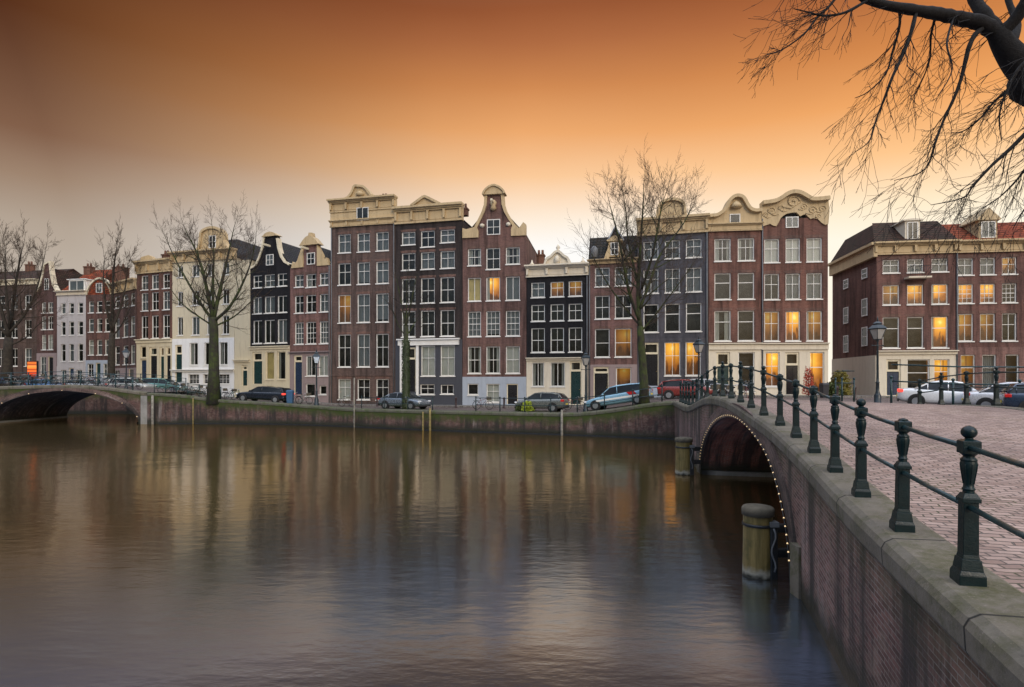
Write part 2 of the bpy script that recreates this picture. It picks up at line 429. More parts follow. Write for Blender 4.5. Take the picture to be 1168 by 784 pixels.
def curtain_mat(name, col, folds=9):
    m, N = newmat(name); o = objvec(N)
    s = N.n('ShaderNodeSeparateXYZ', {0: o})
    wv = N.math('SINE', N.math('ADD', N.math('MULTIPLY', s.outputs[0], folds * 5.0), N.math('MULTIPLY', N.noise(o, 2, 3), 5)))
    c = N.mix(N.mapr(N.noise(o, 1.2, 3), .3, .7), tuple(x * .8 for x in col), col)
    finish(N, pbsdf(N, c, .85, wv, .8, .03)); return m

M = {}
M['glass'] = glass_mat()
M['dark'] = interior_mat('dark_room', 'dark')
M['lit'] = interior_mat('lit_room', 'lit')
M['dim'] = interior_mat('dim_room', 'dim')
M['curtain'] = curtain_mat('curtain_cloth', (.48, .47, .44))
M['reflection_net'] = curtain_mat('reflection_net_cloth', (.20, .215, .23))  # grey cloth whose colour imitates pale sky reflected in the panes
M['blind'] = plain('blind_cloth', (.50, .49, .46), .8, .08)
M['amber_blind'] = plain('amber_blind_cloth', (.60, .46, .20), .8, .15)
M['white'] = plain('white_paint', (.76, .74, .69), .45, .08, 3)
M['offwhite'] = plain('cream_paint', (.70, .62, .45), .5, .1, 3)
M['cream'] = stucco('cream_stucco', (.56, .42, .235), (.17, .115, .06), .7)
M['pinkwhite'] = stucco('greyish_white_stucco', (.50, .46, .44), (.2, .17, .16), .5)
M['lintel'] = facade('rowlock_brick', (.125, .08, .068))
M['ivory'] = stucco('ivory_stucco', (.72, .64, .50), (.30, .24, .17), .45)
M['whitewall'] = stucco('white_stucco', (.80, .79, .77), (.35, .33, .30), .35)
M['creamwall'] = stucco('pale_cream_stucco', (.62, .54, .38), (.30, .24, .16), .5)
M['greystone'] = stucco('grey_plinth_stucco', (.24, .26, .30), (.08, .08, .08), .5)
M['bluestone'] = stucco('blue_grey_plinth', (.36, .40, .46), (.15, .15, .16), .4)
M['pinkstone'] = stucco('pink_plinth_stucco', (.30, .23, .22), (.1, .08, .07), .4)
M['darkstone'] = stucco('dark_plinth_stucco', (.055, .058, .07), (.02, .02, .02), .4)
M['lead'] = plain('lead_sheet', (.13, .135, .14), .5, .2, 2)
M['door_green'] = plain('dark_green_door_paint', (.010, .035, .035), .3, .2, 3, coat=.4)
M['door_blue'] = plain('dark_blue_door_paint', (.02, .035, .07), .3, .2, 3, coat=.4)
M['door_black'] = plain('black_door_paint', (.012, .012, .014), .3, .2, 3, coat=.4)
M['brass'] = plain('brass_metal', (.6, .42, .15), .3, .1, 3, metal=1)
M['iron'] = plain('green_cast_iron', (.0015, .013, .015), .36, .35, 5, coat=.0, spec=.35, bump=.25)
M['rail_iron'] = plain('worn_green_rail_iron', (.005, .032, .036), .36, .5, 9, coat=.1, spec=.5, bump=.2)
M['thiniron'] = plain('thin_grey_green_iron', (.012, .028, .03), .5, .2, 5)
M['lampiron'] = plain('dark_lamp_iron', (.012, .022, .028), .4, .2, 5, coat=.2)
M['lampglass'] = plain('milky_lamp_glass', (.34, .32, .29), .12, .08, 3, spec=.6)
M['roofdark'] = rooftile('dark_roof_tiles', (.035, .036, .042), (.055, .053, .055))
M['roofred'] = rooftile('red_roof_tiles', (.22, .045, .022), (.36, .085, .035))
M['roofbrown'] = rooftile('brown_roof_tiles', (.040, .024, .018), (.085, .042, .030))
M['bridge_brick'] = wallbrick('bridge_brick', (.11, .055, .045), (.27, .14, .12), (.34, .30, .27), .3)
M['quay_brick'] = wallbrick('quay_brick', (.085, .042, .036), (.17, .085, .07), (.15, .13, .11), 1.0)
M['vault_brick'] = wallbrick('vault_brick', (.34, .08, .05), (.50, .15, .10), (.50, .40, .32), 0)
M['shaded_vault'] = wallbrick('shaded_vault_brick', (.05, .03, .025), (.09, .05, .04), (.08, .07, .06), 0)  # shade under the distant arch put into a darker brick colour
M['coping'] = stone('coping_stone', (.185, .162, .125), (.062, .062, .020), .85, 1.7)
M['coping_far'] = stone('mossy_coping_stone', (.13, .125, .09), (.05, .075, .012), 1.0, 1.3)
M['palestone'] = stone('pale_quoin_stone', (.30, .285, .26), (.12, .13, .08), .3, 50)
M['deck'] = paving('brick_paving', (.27, .182, .15), (.45, .325, .275), radians(14), mort=(.10, .085, .075))
M['street'] = paving('street_paving', (.13, .095, .085), (.22, .165, .15), radians(-20))
M['sidewalk'] = paving('pavement_slabs', (.20, .18, .16), (.26, .24, .22), radians(-20), .3, .3)
M['bark'] = plain('bark', (.035, .028, .020), .9, .5, 4, bump=.8)
M['barkwarm'] = plain('twig_bark', (.075, .050, .032), .9, .3, 3)
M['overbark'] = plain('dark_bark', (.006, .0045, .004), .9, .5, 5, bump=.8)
M['wood_pile'] = None

# mossy bark for trunks near the quay
m_, N_ = newmat('mossy_bark'); o_ = objvec(N_)
c_ = N_.mix(N_.mapr(N_.noise(o_, 1.6, 5, .7), .42, .62), (.032, .027, .020), (.055, .075, .014))
c_ = N_.mix(N_.mapr(N_.noise(N_.n('ShaderNodeMapping', {'Vector': o_, 'Scale': (9, 9, 1.5)}).outputs[0], 1.0, 5), .4, .7, 0, .6), c_, (.016, .014, .010))
finish(N_, pbsdf(N_, c_, .9, N_.noise(N_.n('ShaderNodeMapping', {'Vector': o_, 'Scale': (12, 12, 2)}).outputs[0], 1.0, 5), .9, .04)); M['mossbark'] = m_
# weathered mooring timber
m_, N_ = newmat('mooring_timber'); o_ = objvec(N_)
g_ = N_.noise(N_.n('ShaderNodeMapping', {'Vector': o_, 'Scale': (14, 14, .8)}).outputs[0], 1.0, 5, .7)
c_ = N_.mix(N_.mapr(g_, .35, .65), (.10, .075, .02), (.23, .165, .055))
c_ = N_.mix(N_.mapr(N_.noise(o_, 3, 5, .7), .5, .7, 0, .7), c_, (.05, .055, .015))
z_ = N_.n('ShaderNodeSeparateXYZ', {0: o_}).outputs[2]
zw = N_.math('ADD', z_, N_.math('MULTIPLY', N_.math('SUBTRACT', N_.noise(o_, 6, 4), .5), .25))
c_ = N_.mix(N_.mapr(zw, .22, .10), c_, (.30, .28, .22)); c_ = N_.mix(N_.mapr(zw, .10, .0), c_, (.02, .02, .015))
finish(N_, pbsdf(N_, c_, .6, g_, .8, .02)); M['wood_pile'] = m_
M['timber_top'] = plain('mossy_timber_top', (.10, .085, .06), .9, .4, 7, bump=.6)
M['darkwood'] = plain('wet_dark_timber', (.02, .022, .024), .35, .4, 6, bump=.5)

# water: dark peaty canal, surface smoothed by ripples
m_, N_ = newmat('canal_water'); o_ = objvec(N_)
n1_ = N_.noise(N_.n('ShaderNodeMapping', {'Vector': o_, 'Scale': (.9, 2.2, 1), 'Rotation': (0, 0, .15)}).outputs[0], 1.3, 4, .6)
n2_ = N_.noise(o_, .22, 3, .5)
h_ = N_.math('ADD', N_.math('MULTIPLY', n1_, .06), N_.math('MULTIPLY', n2_, .25))
b_ = N_.n('ShaderNodeBump', {'Height': h_, 'Strength': 1.0, 'Distance': .16})
yw_ = N_.n('ShaderNodeSeparateXYZ', {0: o_}).outputs[1]
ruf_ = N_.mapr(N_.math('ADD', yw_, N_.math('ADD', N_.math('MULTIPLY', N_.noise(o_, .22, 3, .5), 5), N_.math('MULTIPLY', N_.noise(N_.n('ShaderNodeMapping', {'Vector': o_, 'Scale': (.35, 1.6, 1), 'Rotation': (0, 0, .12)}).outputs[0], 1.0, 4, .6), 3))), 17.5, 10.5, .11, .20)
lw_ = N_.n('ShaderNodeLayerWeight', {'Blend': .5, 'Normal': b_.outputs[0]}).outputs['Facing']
gc_ = N_.ramp(lw_, [(.30, (.05, .08, .13)), (.45, (.06, .10, .17)), (.53, (.11, .165, .26)), (.60, (.38, .58, .95)), (.67, (.36, .50, .74)), (.73, (.34, .38, .44)), (.80, (.54, .43, .31)), (.9, (.7, .58, .44))])  # blue painted into the reflection by view angle, imitating a blue-white sky
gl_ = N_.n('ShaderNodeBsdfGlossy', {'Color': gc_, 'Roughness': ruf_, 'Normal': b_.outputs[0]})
df_ = N_.n('ShaderNodeBsdfDiffuse', {'Color': (.014, .010, .004, 1)})
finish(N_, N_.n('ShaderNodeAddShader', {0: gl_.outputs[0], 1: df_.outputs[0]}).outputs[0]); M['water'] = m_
# ---------------------------------------------------------------- water and ground
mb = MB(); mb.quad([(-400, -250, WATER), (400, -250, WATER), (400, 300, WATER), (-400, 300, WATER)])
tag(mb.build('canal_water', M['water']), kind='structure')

def edgeY(px):
    if px < -30: return 50.4
    if px < 166: return 66.0
    if px > 769:
        p = ray_line(px, [(10.4, 36.4), (14.2, 29.0), (15.6, 23.5), (24, 20), (40, 14), (90, -4)])
        return p[1] if p else 10
    return ray_line(px, QF)[1]
cols = [-2500, -1500, -900, -500, -300, -150, -60, -30.5, -29.5, 0, 60, 110, 165.4, 166.2] + list(range(175, 770, 8)) + list(range(770, 1020, 10)) + [1020, 1040, 1080, 1120, 1168, 1250, 1400, 1700, 2400, 3600]
rows = [0, .3, .8, 1.6, 2.6, 4, 6, 8, 11, 15, 22, 35, 60, 120, 400, 1500]
mb = MB(); grid = []
for px in cols:
    k = (px - CX) / F; y0 = edgeY(px); col = []
    for r in rows:
        y = y0 + r; col.append((k * y, y, G(k * y, y)))
    grid.append(col)
for i in range(len(cols) - 1):
    for j in range(len(rows) - 1):
        mb.quad([grid[i][j], grid[i + 1][j], grid[i + 1][j + 1], grid[i][j + 1]], smooth=True)
tag(mb.build('far_street', M['street']), kind='structure')
# pavement strip along the house fronts, a real kerb step up
mb = MB(); px_ = [170 + 12 * i for i in range(90)]
top = []
for px in px_:
    x, y = fac(px); k = x / y
    top.append([(k * yy, yy, G(k * yy, yy) + .11) for yy in (y - 2.4, y + .6)])
for i in range(len(px_) - 1):
    a, b = top[i], top[i + 1]
    mb.quad([a[0], b[0], b[1], a[1]])
    lo = [(*p[:2], p[2] - .2) for p in (a[0], b[0])]
    mb.quad([lo[0], lo[1], b[0], a[0]])
tag(mb.build('pavement', M['sidewalk']), kind='structure')
# near bank under the photographer and right of the bridge
mb = MB()
mb.quad([(-300, -300, .41), (300, -300, .41), (300, 1.0, .41), (-300, 1.0, .41)])
tag(mb.build('near_street', M['street']), kind='structure')

# ---------------------------------------------------------------- bridge deck road
mb = MB(); ys = [-8 + i * .75 for i in range(61)]
lat = [.30, .6, 1.2, 2, 3, 4, 5, 6, 7, 7.6, 8.1]
def dpt(y, l):
    x = CB(y) + BN.x * l; yy = y + BN.y * l
    return (x, yy, G(x, yy) + .006 + (0.012 if yy < 1.2 else 0))
for i in range(len(ys) - 1):
    for j in range(len(lat) - 1):
        mb.quad([dpt(ys[i], lat[j]), dpt(ys[i], lat[j + 1]), dpt(ys[i + 1], lat[j + 1]), dpt(ys[i + 1], lat[j])][::1], smooth=True)
tag(mb.build('bridge_road', M['deck']), kind='structure')

# ---------------------------------------------------------------- bridges
def sweep(mb, pts, sec, ups=None, uvs=True):
    """sec: closed list (u to the LEFT of travel, v up)"""
    n = len(pts); ringv = []; s = 0; S = [0]
    for i in range(1, n): S.append(S[-1] + (Vector(pts[i]) - Vector(pts[i - 1])).length)
    per = [0]
    for a, b in zip(sec, sec[1:] + sec[:1]): per.append(per[-1] + hypot(b[0] - a[0], b[1] - a[1]))
    for i, p in enumerate(pts):
        d = Vector(pts[min(i + 1, n - 1)]) - Vector(pts[max(i - 1, 0)]); d.z = 0; d.normalize()
        L = Vector((-d.y, d.x, 0))
        ringv.append([Vector(p) + L * u + Vector((0, 0, v)) for u, v in sec])
    m = len(sec)
    for i in range(n - 1):
        for k in range(m):
            k2 = (k + 1) % m
            mb.quad([ringv[i][k], ringv[i][k2], ringv[i + 1][k2], ringv[i + 1][k]],
                    [(S[i], per[k]), (S[i], per[k + 1]), (S[i + 1], per[k + 1]), (S[i + 1], per[k])], smooth=False)
    mb.quad(ringv[0][::-1]); mb.quad(ringv[-1])

def coping_sec(wd=.50, h=.28, over=.07):
    # u: left of travel = water side
    return [(over, -h + .04), (over + .01, -.08), (over - .02, -.02), (over - .09, .02), (-wd + .05, .035), (-wd, .01), (-wd, -h), (over - .02, -h)]

def make_bridge(name, label, path, prof, s0, s1, arch, Wd, nrm, brick, flip=1, deckz=None, moss=.3):
    """path(s)->(x,y) of the face near the camera; nrm: unit vector across the bridge"""
    root = empty(name, (0, 0, 0)); tag(root, label, 'bridge')
    sc, a, za = arch
    ss = set(s0 + (s1 - s0) * i / 60 for i in range(61))
    for i in range(49): ss.add(sc - a * cos(pi * i / 48))
    ss = sorted(ss)
    S = {}; acc = 0; pr = None
    for s in ss:
        p = path(s)
        if pr: acc += hypot(p[0] - pr[0], p[1] - pr[1])
        S[s] = acc; pr = p
    def az(s):
        q = (s - sc) / a
        return WATER + (za - WATER) * sqrt(max(0, 1 - q * q)) if abs(q) < 1 else -3.0
    for side in (0, 1):
        mb = MB(uv=True)
        for u, v in zip(ss[:-1], ss[1:]):
            P = []
            for s in (u, v):
                x, y = path(s); x += nrm[0] * Wd * side; y += nrm[1] * Wd * side
                zt = deckz(x, y) if deckz else prof(s)
                P.append((x, y, zt - .03))
            inside = abs((u + v) / 2 - sc) < a
            zb = [(az(s) if inside else -3.0) for s in (u, v)]
            if inside: zb = [max(WATER, z) for z in zb]
            q = [(P[0][0], P[0][1], zb[0]), (P[1][0], P[1][1], zb[1]), P[1], P[0]]
            uv = [(S[u], zb[0] - P[0][2]), (S[v], zb[1] - P[1][2]), (S[v], 0), (S[u], 0)]
            if side: q = q[::-1]; uv = uv[::-1]
            mb.quad(q, uv)
        mb.build('brick_face', brick, root)
        pts = []
        for s in [s0 + (s1 - s0) * i / 70 for i in range(71)]:
            x, y = path(s); x += nrm[0] * Wd * side; y += nrm[1] * Wd * side
            pts.append((x, y, (deckz(x, y) if deckz else prof(s)) + .02))
        if (flip == 1) == (side == 1): pts = pts[::-1]
        mb = MB(uv=True); sweep(mb, pts, coping_sec()); mb.build('coping', M['coping'], root)
        # ring of upright bricks round the arch mouth
        mb = MB(uv=True); ring = []
        for i in range(65):
            t = pi * i / 64; s = sc - a * cos(t); z = WATER + (za - WATER) * sin(t)
            s2 = sc - (a + .42) * cos(t); z2 = WATER + (za - WATER + .42) * sin(t)
            row = []
            for (sv, zv) in ((s, z - .01), (s2, z2)):
                x, y = path(sv); o = (-.05 if side == 0 else Wd + .05)
                row.append((x + nrm[0] * o, y + nrm[1] * o, zv)); 
            x, y = path(s2); o = (0.02 if side == 0 else Wd - .02)
            row.append((x + nrm[0] * o, y + nrm[1] * o, z2))
            x, y = path(s); row.append((x + nrm[0] * o, y + nrm[1] * o, z - .01))
            ring.append(row)
        for i in range(64):
            for k in range(4):
                k2 = (k + 1) % 4; d = i * .24
                mb.quad([ring[i][k], ring[i][k2], ring[i + 1][k2], ring[i + 1][k]], [(0 + k * .4, d), (.4 + k * .4, d), (.4 + k * .4, d + .24), (k * .4, d + .24)])
        mb.build('arch_ring', M['ringbrick'], root)
    # vault
    mb = MB(uv=True); prev = None
    for i in range(49):
        t = pi * i / 48; s = sc - a * cos(t); z = WATER + (za - WATER) * sin(t)
        x, y = path(s); d = 0 if prev is None else prev[2] + (Vector((x, y, z)) - prev[0]).length
        cur = (Vector((x, y, z)), Vector((x + nrm[0] * Wd, y + nrm[1] * Wd, z)), d)
        if prev:
            mb.quad([prev[0], cur[0], cur[1], prev[1]], [(0, prev[2]), (0, d), (Wd, d), (Wd, prev[2])], smooth=True)
        else:
            pass
        prev = cur
    mb.build('vault', M['vault_brick'] if flip == 1 else M['shaded_vault'], root)
    # plinth ledge just above the water inside the vault
    for sgn in (-1, 1):
        mb = MB(uv=True)
        s = sc + sgn * a; x, y = path(s); xi, yi = path(s - sgn * .18)
        A = [(x, y), (xi, yi), (xi + nrm[0] * Wd, yi + nrm[1] * Wd), (x + nrm[0] * Wd, y + nrm[1] * Wd)]
        z0, z1 = -2.2, WATER + .16
        mb.quad([(*A[0], z1), (*A[1], z1), (*A[2], z1), (*A[3], z1)], [(0, 0), (0, .2), (8, .2), (8, 0)])
        mb.quad([(*A[1], z0), (*A[1], z1), (*A[2], z1), (*A[2], z0)], [(0, 0), (0, .2), (8, .2), (8, 0)])
        mb.build('ledge', M['palestone'], root)
    return root
M['ringbrick'] = wallbrick('ring_brick', (.10, .055, .045), (.22, .14, .12), (.2, .17, .15), 0)

near_bridge = make_bridge('brick_bridge', 'large brick arch bridge with green balustrade filling the right foreground',
    lambda s: (CB(s), s), lambda s: interp(DP, s), -6, 36.6, (16.55, 6.35, 1.16), BW, (BN.x, BN.y), M['bridge_brick'], 1,
    deckz=lambda x, y: G(x, y))
LBP = [(-62, 1.2), (-50, 1.6), (-46.5, 1.75), (-39.6, 1.92), (-35.8, 1.72), (-32.2, 1.27), (-30, 1.17)]
left_bridge = make_bridge('canal_bridge', 'distant low brick arch bridge at the left edge of the canal',
    lambda s: (s, 50.3 - .06 * (s + 47) / 15), lambda s: interp(LBP, s), -62, -32.2, (-39.7, 6.75, 1.42), 9.0, (0, 1), M['quay_brick'], -1)
mb = MB(); 
for i in range(40):
    xa, xb = -62 + 29.8 * i / 40, -62 + 29.8 * (i + 1) / 40
    za, zb = interp(LBP, xa) + .01, interp(LBP, xb) + .01
    mb.quad([(xa, 50.7, za), (xb, 50.6, zb), (xb, 59.0, zb), (xa, 59.0, za)], smooth=True)
tag(mb.build('canal_bridge_road', M['street']), kind='structure')
for s in (-32.35, -46.9):
    mb = MB(uv=True); mb.box(s - .28, 49.98, -2.2, s + .28, 50.4, interp(LBP, s) - .28); mb.build('quoin', M['palestone'], left_bridge)
mb = MB(uv=True); mb.box(CB(9.85) - .09, 9.70, -2.2, CB(9.85) + .25, 10.0, -.62)
mb.build('quoin', M['coping'], near_bridge)
mb = MB(uv=True); mb.box(CB(23.25) - .06, 23.05, -2.2, CB(23.25) + .25, 23.5, -.75)
mb.build('quoin', M['coping'], near_bridge)

# fairy lights round the arch mouths (they glow in the photograph)
m_, N_ = newmat('glowing_bulb'); finish(N_, pbsdf(N_, (1, .8, .5), .4, emis=(1, .66, .30), estr=.75)); M['bulb'] = m_
def arch_lights(root, path, arch, nrm, n, rad, off=.09):
    sc, a, za = arch
    wire = []
    for i in range(n):
        t = pi * (i + .5) / n; s = sc - (a + .05) * cos(t); z = WATER + (za - WATER + .05) * sin(t)
        x, y = path(s); p = Vector((x - nrm[0] * off, y - nrm[1] * off, z)); wire.append(p)
        if z < WATER + .45: continue
        m2 = MB(); m2.lathe([(rad * .35, -rad), (rad * .9, -rad * .5), (rad, 0), (rad * .8, rad * .6), (rad * .3, rad)], 8, p)
        m2.build('light_bulb', M['bulb'], root)
    m2 = MB(); m2.tube(wire, .012, 4); m2.build('light_cable', M['darkwood'], root)
arch_lights(near_bridge, lambda s: (CB(s), s), (16.55, 6.35, 1.16), (BN.x, BN.y), 62, .017)
arch_lights(left_bridge, lambda s: (s, 50.3 - .06 * (s + 47) / 15), (-39.7, 6.75, 1.42), (0, 1), 7, .03)

# ---------------------------------------------------------------- quay walls
def quay_wall(name, label, pts, ztop, mat, cop, step=None):
    """pts from left to right seen from the water"""
    root = empty(name, (0, 0, 0)); tag(root, label, 'quay wall')
    mb = MB(uv=True); S = 0
    for p, q in zip(pts[:-1], pts[1:]):
        d = hypot(q[0] - p[0], q[1] - p[1]); a, b = ztop(*p), ztop(*q)
        mb.quad([(*p, -3), (*q, -3), (*q, b - .05), (*p, a - .05)], [(S, -3 - a), (S + d, -3 - b), (S + d, 0), (S, 0)]); S += d
    mb.build('brick_face', mat, root)
    mb = MB(uv=True); sweep(mb, [(x, y, ztop(x, y) + .03) for x, y in pts[::-1]], coping_sec(.45, .24, .05)); mb.build('coping', cop, root)
    return root
qpts = [p for p in QF if p[0] >= -32.0]
qw = quay_wall('quay_wall', 'long mossy brick quay wall across the canal between the two bridges', [(-32.06, 50.0)] + qpts, lambda x, y: G(x, y), M['quay_brick'], M['coping_far'])
# low ledge of mossy earth and grass tufts behind the coping
mb = MB(uv=True)
sp = [(x, y, WATER + .10) for x, y in qpts[::-1]]
sweep(mb, sp, [(.12, 0), (.12, -1.2), (-.1, -1.2), (-.1, 0)]); mb.build('footing', M['darkwood'], qw)
mb = MB()
vp = [(x, y) for x, y in QF if -32 <= x <= 9.8]
for i, (a, b) in enumerate(zip(vp[:-1], vp[1:])):
    P = []
    for (x, y) in (a, b):
        k = x / y
        for d in (.42, 1.5): P.append((x + k * d * .0 - (-.3) * d * .3, y + d, G(x, y + d) + .035 + (.05 if d < 1 else 0)))
    mb.quad([P[0], P[2], P[3], P[1]], smooth=True)
M['verge'] = plain('mossy_verge', (.055, .075, .018), .95, .6, 2.2, bump=.9)
tag(mb.build('grass_verge', M['verge']), kind='structure')
quay_wall('quay_wall', 'brick canal wall seen through the arch of the distant left bridge', [(-75, 66), (-42.55, 66)], lambda x, y: 1.08, M['quay_brick'], M['coping_far'])
quay_wall('quay_wall', 'short dark brick wall right behind the distant left bridge arch', [(-42.55, 66), (-38.0, 59.05), (-32.0, 59.05)], lambda x, y: 1.1, M['quay_brick'], M['coping_far'])
quay_wall('quay_wall', 'brick quay wall continuing left of the distant bridge', [(-140, 50.4), (-62, 50.4)], lambda x, y: G(x, y), M['quay_brick'], M['coping_far'])
quay_wall('quay_wall', 'quay wall on the far side of the near bridge', [(15.7, 23.5), (24, 20), (40, 14), (90, -4)], lambda x, y: G(x, y), M['quay_brick'], M['coping_far'])
quay_wall('quay_wall', 'near quay wall under the photographer', [(2.3, 1.0), (-120, 1.0)], lambda x, y: .41, M['quay_brick'], M['coping'])
# ---------------------------------------------------------------- houses
NAMEDDEF = {}
class House:
    def __init__(s, name, label, px0, px1, wall, top_py, depth=10, base=None, P0=None, P1=None, xi=.0):
        s.P0 = Vector(P0 or fac(px0)); s.P1 = Vector(P1 or fac(px1)); s.px0, s.px1 = px0, px1
        s.w = (s.P1 - s.P0).length; d = (s.P1 - s.P0) / s.w; s.d = d
        s.ang = atan2(d.y, d.x)
        mid = (s.P0 + s.P1) / 2
        s.zb = G(mid.x, mid.y)
        s.root = empty(name, (s.P0.x, s.P0.y, s.zb), s.ang)
        tag(s.root, label, 'house'); s.wall = wall; s.depth = depth
        s.ztop = s.Z(None, top_py); s.bot = -.9
        s.flats = []
    def t(s, px):
        k = (px - CX) / F
        # P0 + d*t, x = k*y
        return (k * s.P0.y - s.P0.x) / (s.d.x - k * s.d.y)
    def X(s, px): return s.t(px)
    def Z(s, px, py):
        px = (s.px0 + s.px1) / 2 if px is None else px
        y = s.P0.y + s.d.y * s.t(px)
        return CZ - (py - HY) / F * y - s.zb
    def front(s, z0, z1, wins, mat, y=0.0, name='wall', x0=None, x1=None, rv=.22):
        x0 = .012 if x0 is None else x0; x1 = s.w - .012 if x1 is None else x1
        ws = [(max(a, x0 + .02), max(b, z0 + .01), min(c, x1 - .02), min(d, z1 - .01)) for a, b, c, d in wins if d > z0 and b < z1 and c > x0 and a < x1]
        xs = sorted({x0, x1} | {q for w_ in ws for q in (w_[0], w_[2])}); zs_ = sorted({z0, z1} | {q for w_ in ws for q in (w_[1], w_[3])})
        mb = MB()
        for a, b in zip(xs[:-1], xs[1:]):
            for c, d in zip(zs_[:-1], zs_[1:]):
                mx, mz = (a + b) / 2, (c + d) / 2
                if any(w_[0] < mx < w_[2] and w_[1] < mz < w_[3] for w_ in ws): continue
                if b - a < 1e-4 or d - c < 1e-4: continue
                mb.quad([(a, y, c), (b, y, c), (b, y, d), (a, y, d)])
        for a, b, c, d in ws:
            yb = rv
            mb.quad([(a, y, b), (a, yb, b), (a, yb, d), (a, y, d)]); mb.quad([(c, y, b), (c, y, d), (c, yb, d), (c, yb, b)])
            mb.quad([(a, y, d), (a, yb, d), (c, yb, d), (c, y, d)]); mb.quad([(a, y, b), (c, y, b), (c, yb, b), (a, yb, b)])
        return mb
    def shell(s, zt, mat=None):
        mb = MB(); D = s.depth; w = s.w; b = s.bot
        mb.quad([(.012, 0, b), (.012, 0, zt), (.012, D, zt), (.012, D, b)]); mb.quad([(w - .012, 0, b), (w - .012, D, b), (w - .012, D, zt), (w - .012, 0, zt)])
        mb.quad([(.012, D, b), (.012, D, zt), (w - .012, D, zt), (w - .012, D, b)]); mb.quad([(.012, 0, zt), (w - .012, 0, zt), (w - .012, D, zt), (.012, D, zt)])
        return mb

def window(h, x0, z0, x1, z1, code, style='x', fmat=None, sill=True, y=.0, name='window', lintel=False):
    fm = fmat or M['white']; w, ht = x1 - x0, z1 - z0
    yf = y + .09; fr = MB(); t = .075
    # box frame set back from the brick
    fr.box(x0, yf, z0, x0 + t, yf + .11, z1); fr.box(x1 - t, yf, z0, x1, yf + .11, z1)
    fr.box(x0 + t, yf, z1 - t, x1 - t, yf + .11, z1); fr.box(x0 + t, yf, z0, x1 - t, yf + .11, z0 + t)
    a, b, c, d = x0 + t, z0 + t, x1 - t, z1 - t; ys, ye = yf + .04, yf + .08
    def vb(x, tt=.03, lo=b, hi=d): fr.box(x - tt / 2, ys, lo, x + tt / 2, ye, hi)
    def hb(z, tt=.035): fr.box(a, ys - .004, z - tt / 2, c, ye + .004, z + tt / 2)
    if style == 'x': hb(d - (d - b) * .40, .045); vb((a + c) / 2, .035)
    elif style == 't': hb(d - (d - b) * .36, .06)
    elif style == 's': hb((b + d) / 2, .055); vb((a + c) / 2, .03)
    elif style == 'g':
        hb((b + d) / 2, .055)
        for k in (1, 2): vb(a + (c - a) * k / 3, .026)
        for k in (1, 3): hb(b + (d - b) * k / 4, .026)
    elif style == 'v': vb((a + c) / 2, .05)
    elif style == 'h': hb((b + d) / 2, .05)
    o = fr.build(name, fm, h)
    MB().quad([(a, ys + .018, b), (c, ys + .018, b), (c, ys + .018, d), (a, ys + .018, d)])
    g = MB(); g.quad([(a, ys + .018, b), (c, ys + .018, b), (c, ys + .018, d), (a, ys + .018, d)]); g.build('pane', M['glass'], o)
    if sill:
        q = MB(); q.box(x0 - .06, y - .07, z0 - .09, x1 + .06, y + .10, z0 + .0); q.build('sill', fm, o)
    if lintel:
        q = MB(); q.prism([(x0 - .06, z1), (x1 + .06, z1), (x1 + .14, z1 + .22), ((x0 + x1) / 2, z1 + .26), (x0 - .14, z1 + .22)], y - .012, y - .001); q.build('lintel', M['lintel'], o)
    bk = MB(); yb = y + .55
    bk.box(x0 - .25, yb, z0 - .2, x1 + .25, yb + .02, z1 + .2)
    bk.build('room', M['lit'] if code == 'y' else M['dim'] if code == 'l' else M['dark'], o)
    yc = y + .27
    def cloth(xa, xb, za, zb, mat, nm='curtain'):
        q = MB(); q.quad([(xa, yc, za), (xb, yc, za), (xb, yc, zb), (xa, yc, zb)]); q.build(nm, mat, o)
    r = random.random()
    if code == 'c':
        f = random.uniform(.22, .36); cloth(x0, x0 + w * f, z0, z1, M['curtain']); cloth(x1 - w * random.uniform(.2, .36), x1, z0, z1, M['curtain'])
    elif code == 'w': cloth(x0, x1, z0, z1, M['blind'], 'blind')
    elif code == 'a': cloth(x0, x1, z0, z1, M['amber_blind'], 'blind')
    elif code == 'p': cloth(x0, x1, z0 + ht * random.choice((0, 0, .1)), z1, M['reflection_net'])  # sheet hung as a painted sky reflection behind the glass
    elif code == 'h': cloth(x0, x1, z0 + ht * random.uniform(.45, .6), z1, M['blind'], 'blind')
    elif code in 'yl':
        if r < .3: cloth(x0, x0 + w * .22, z0, z1, M['curtain'])
    return o

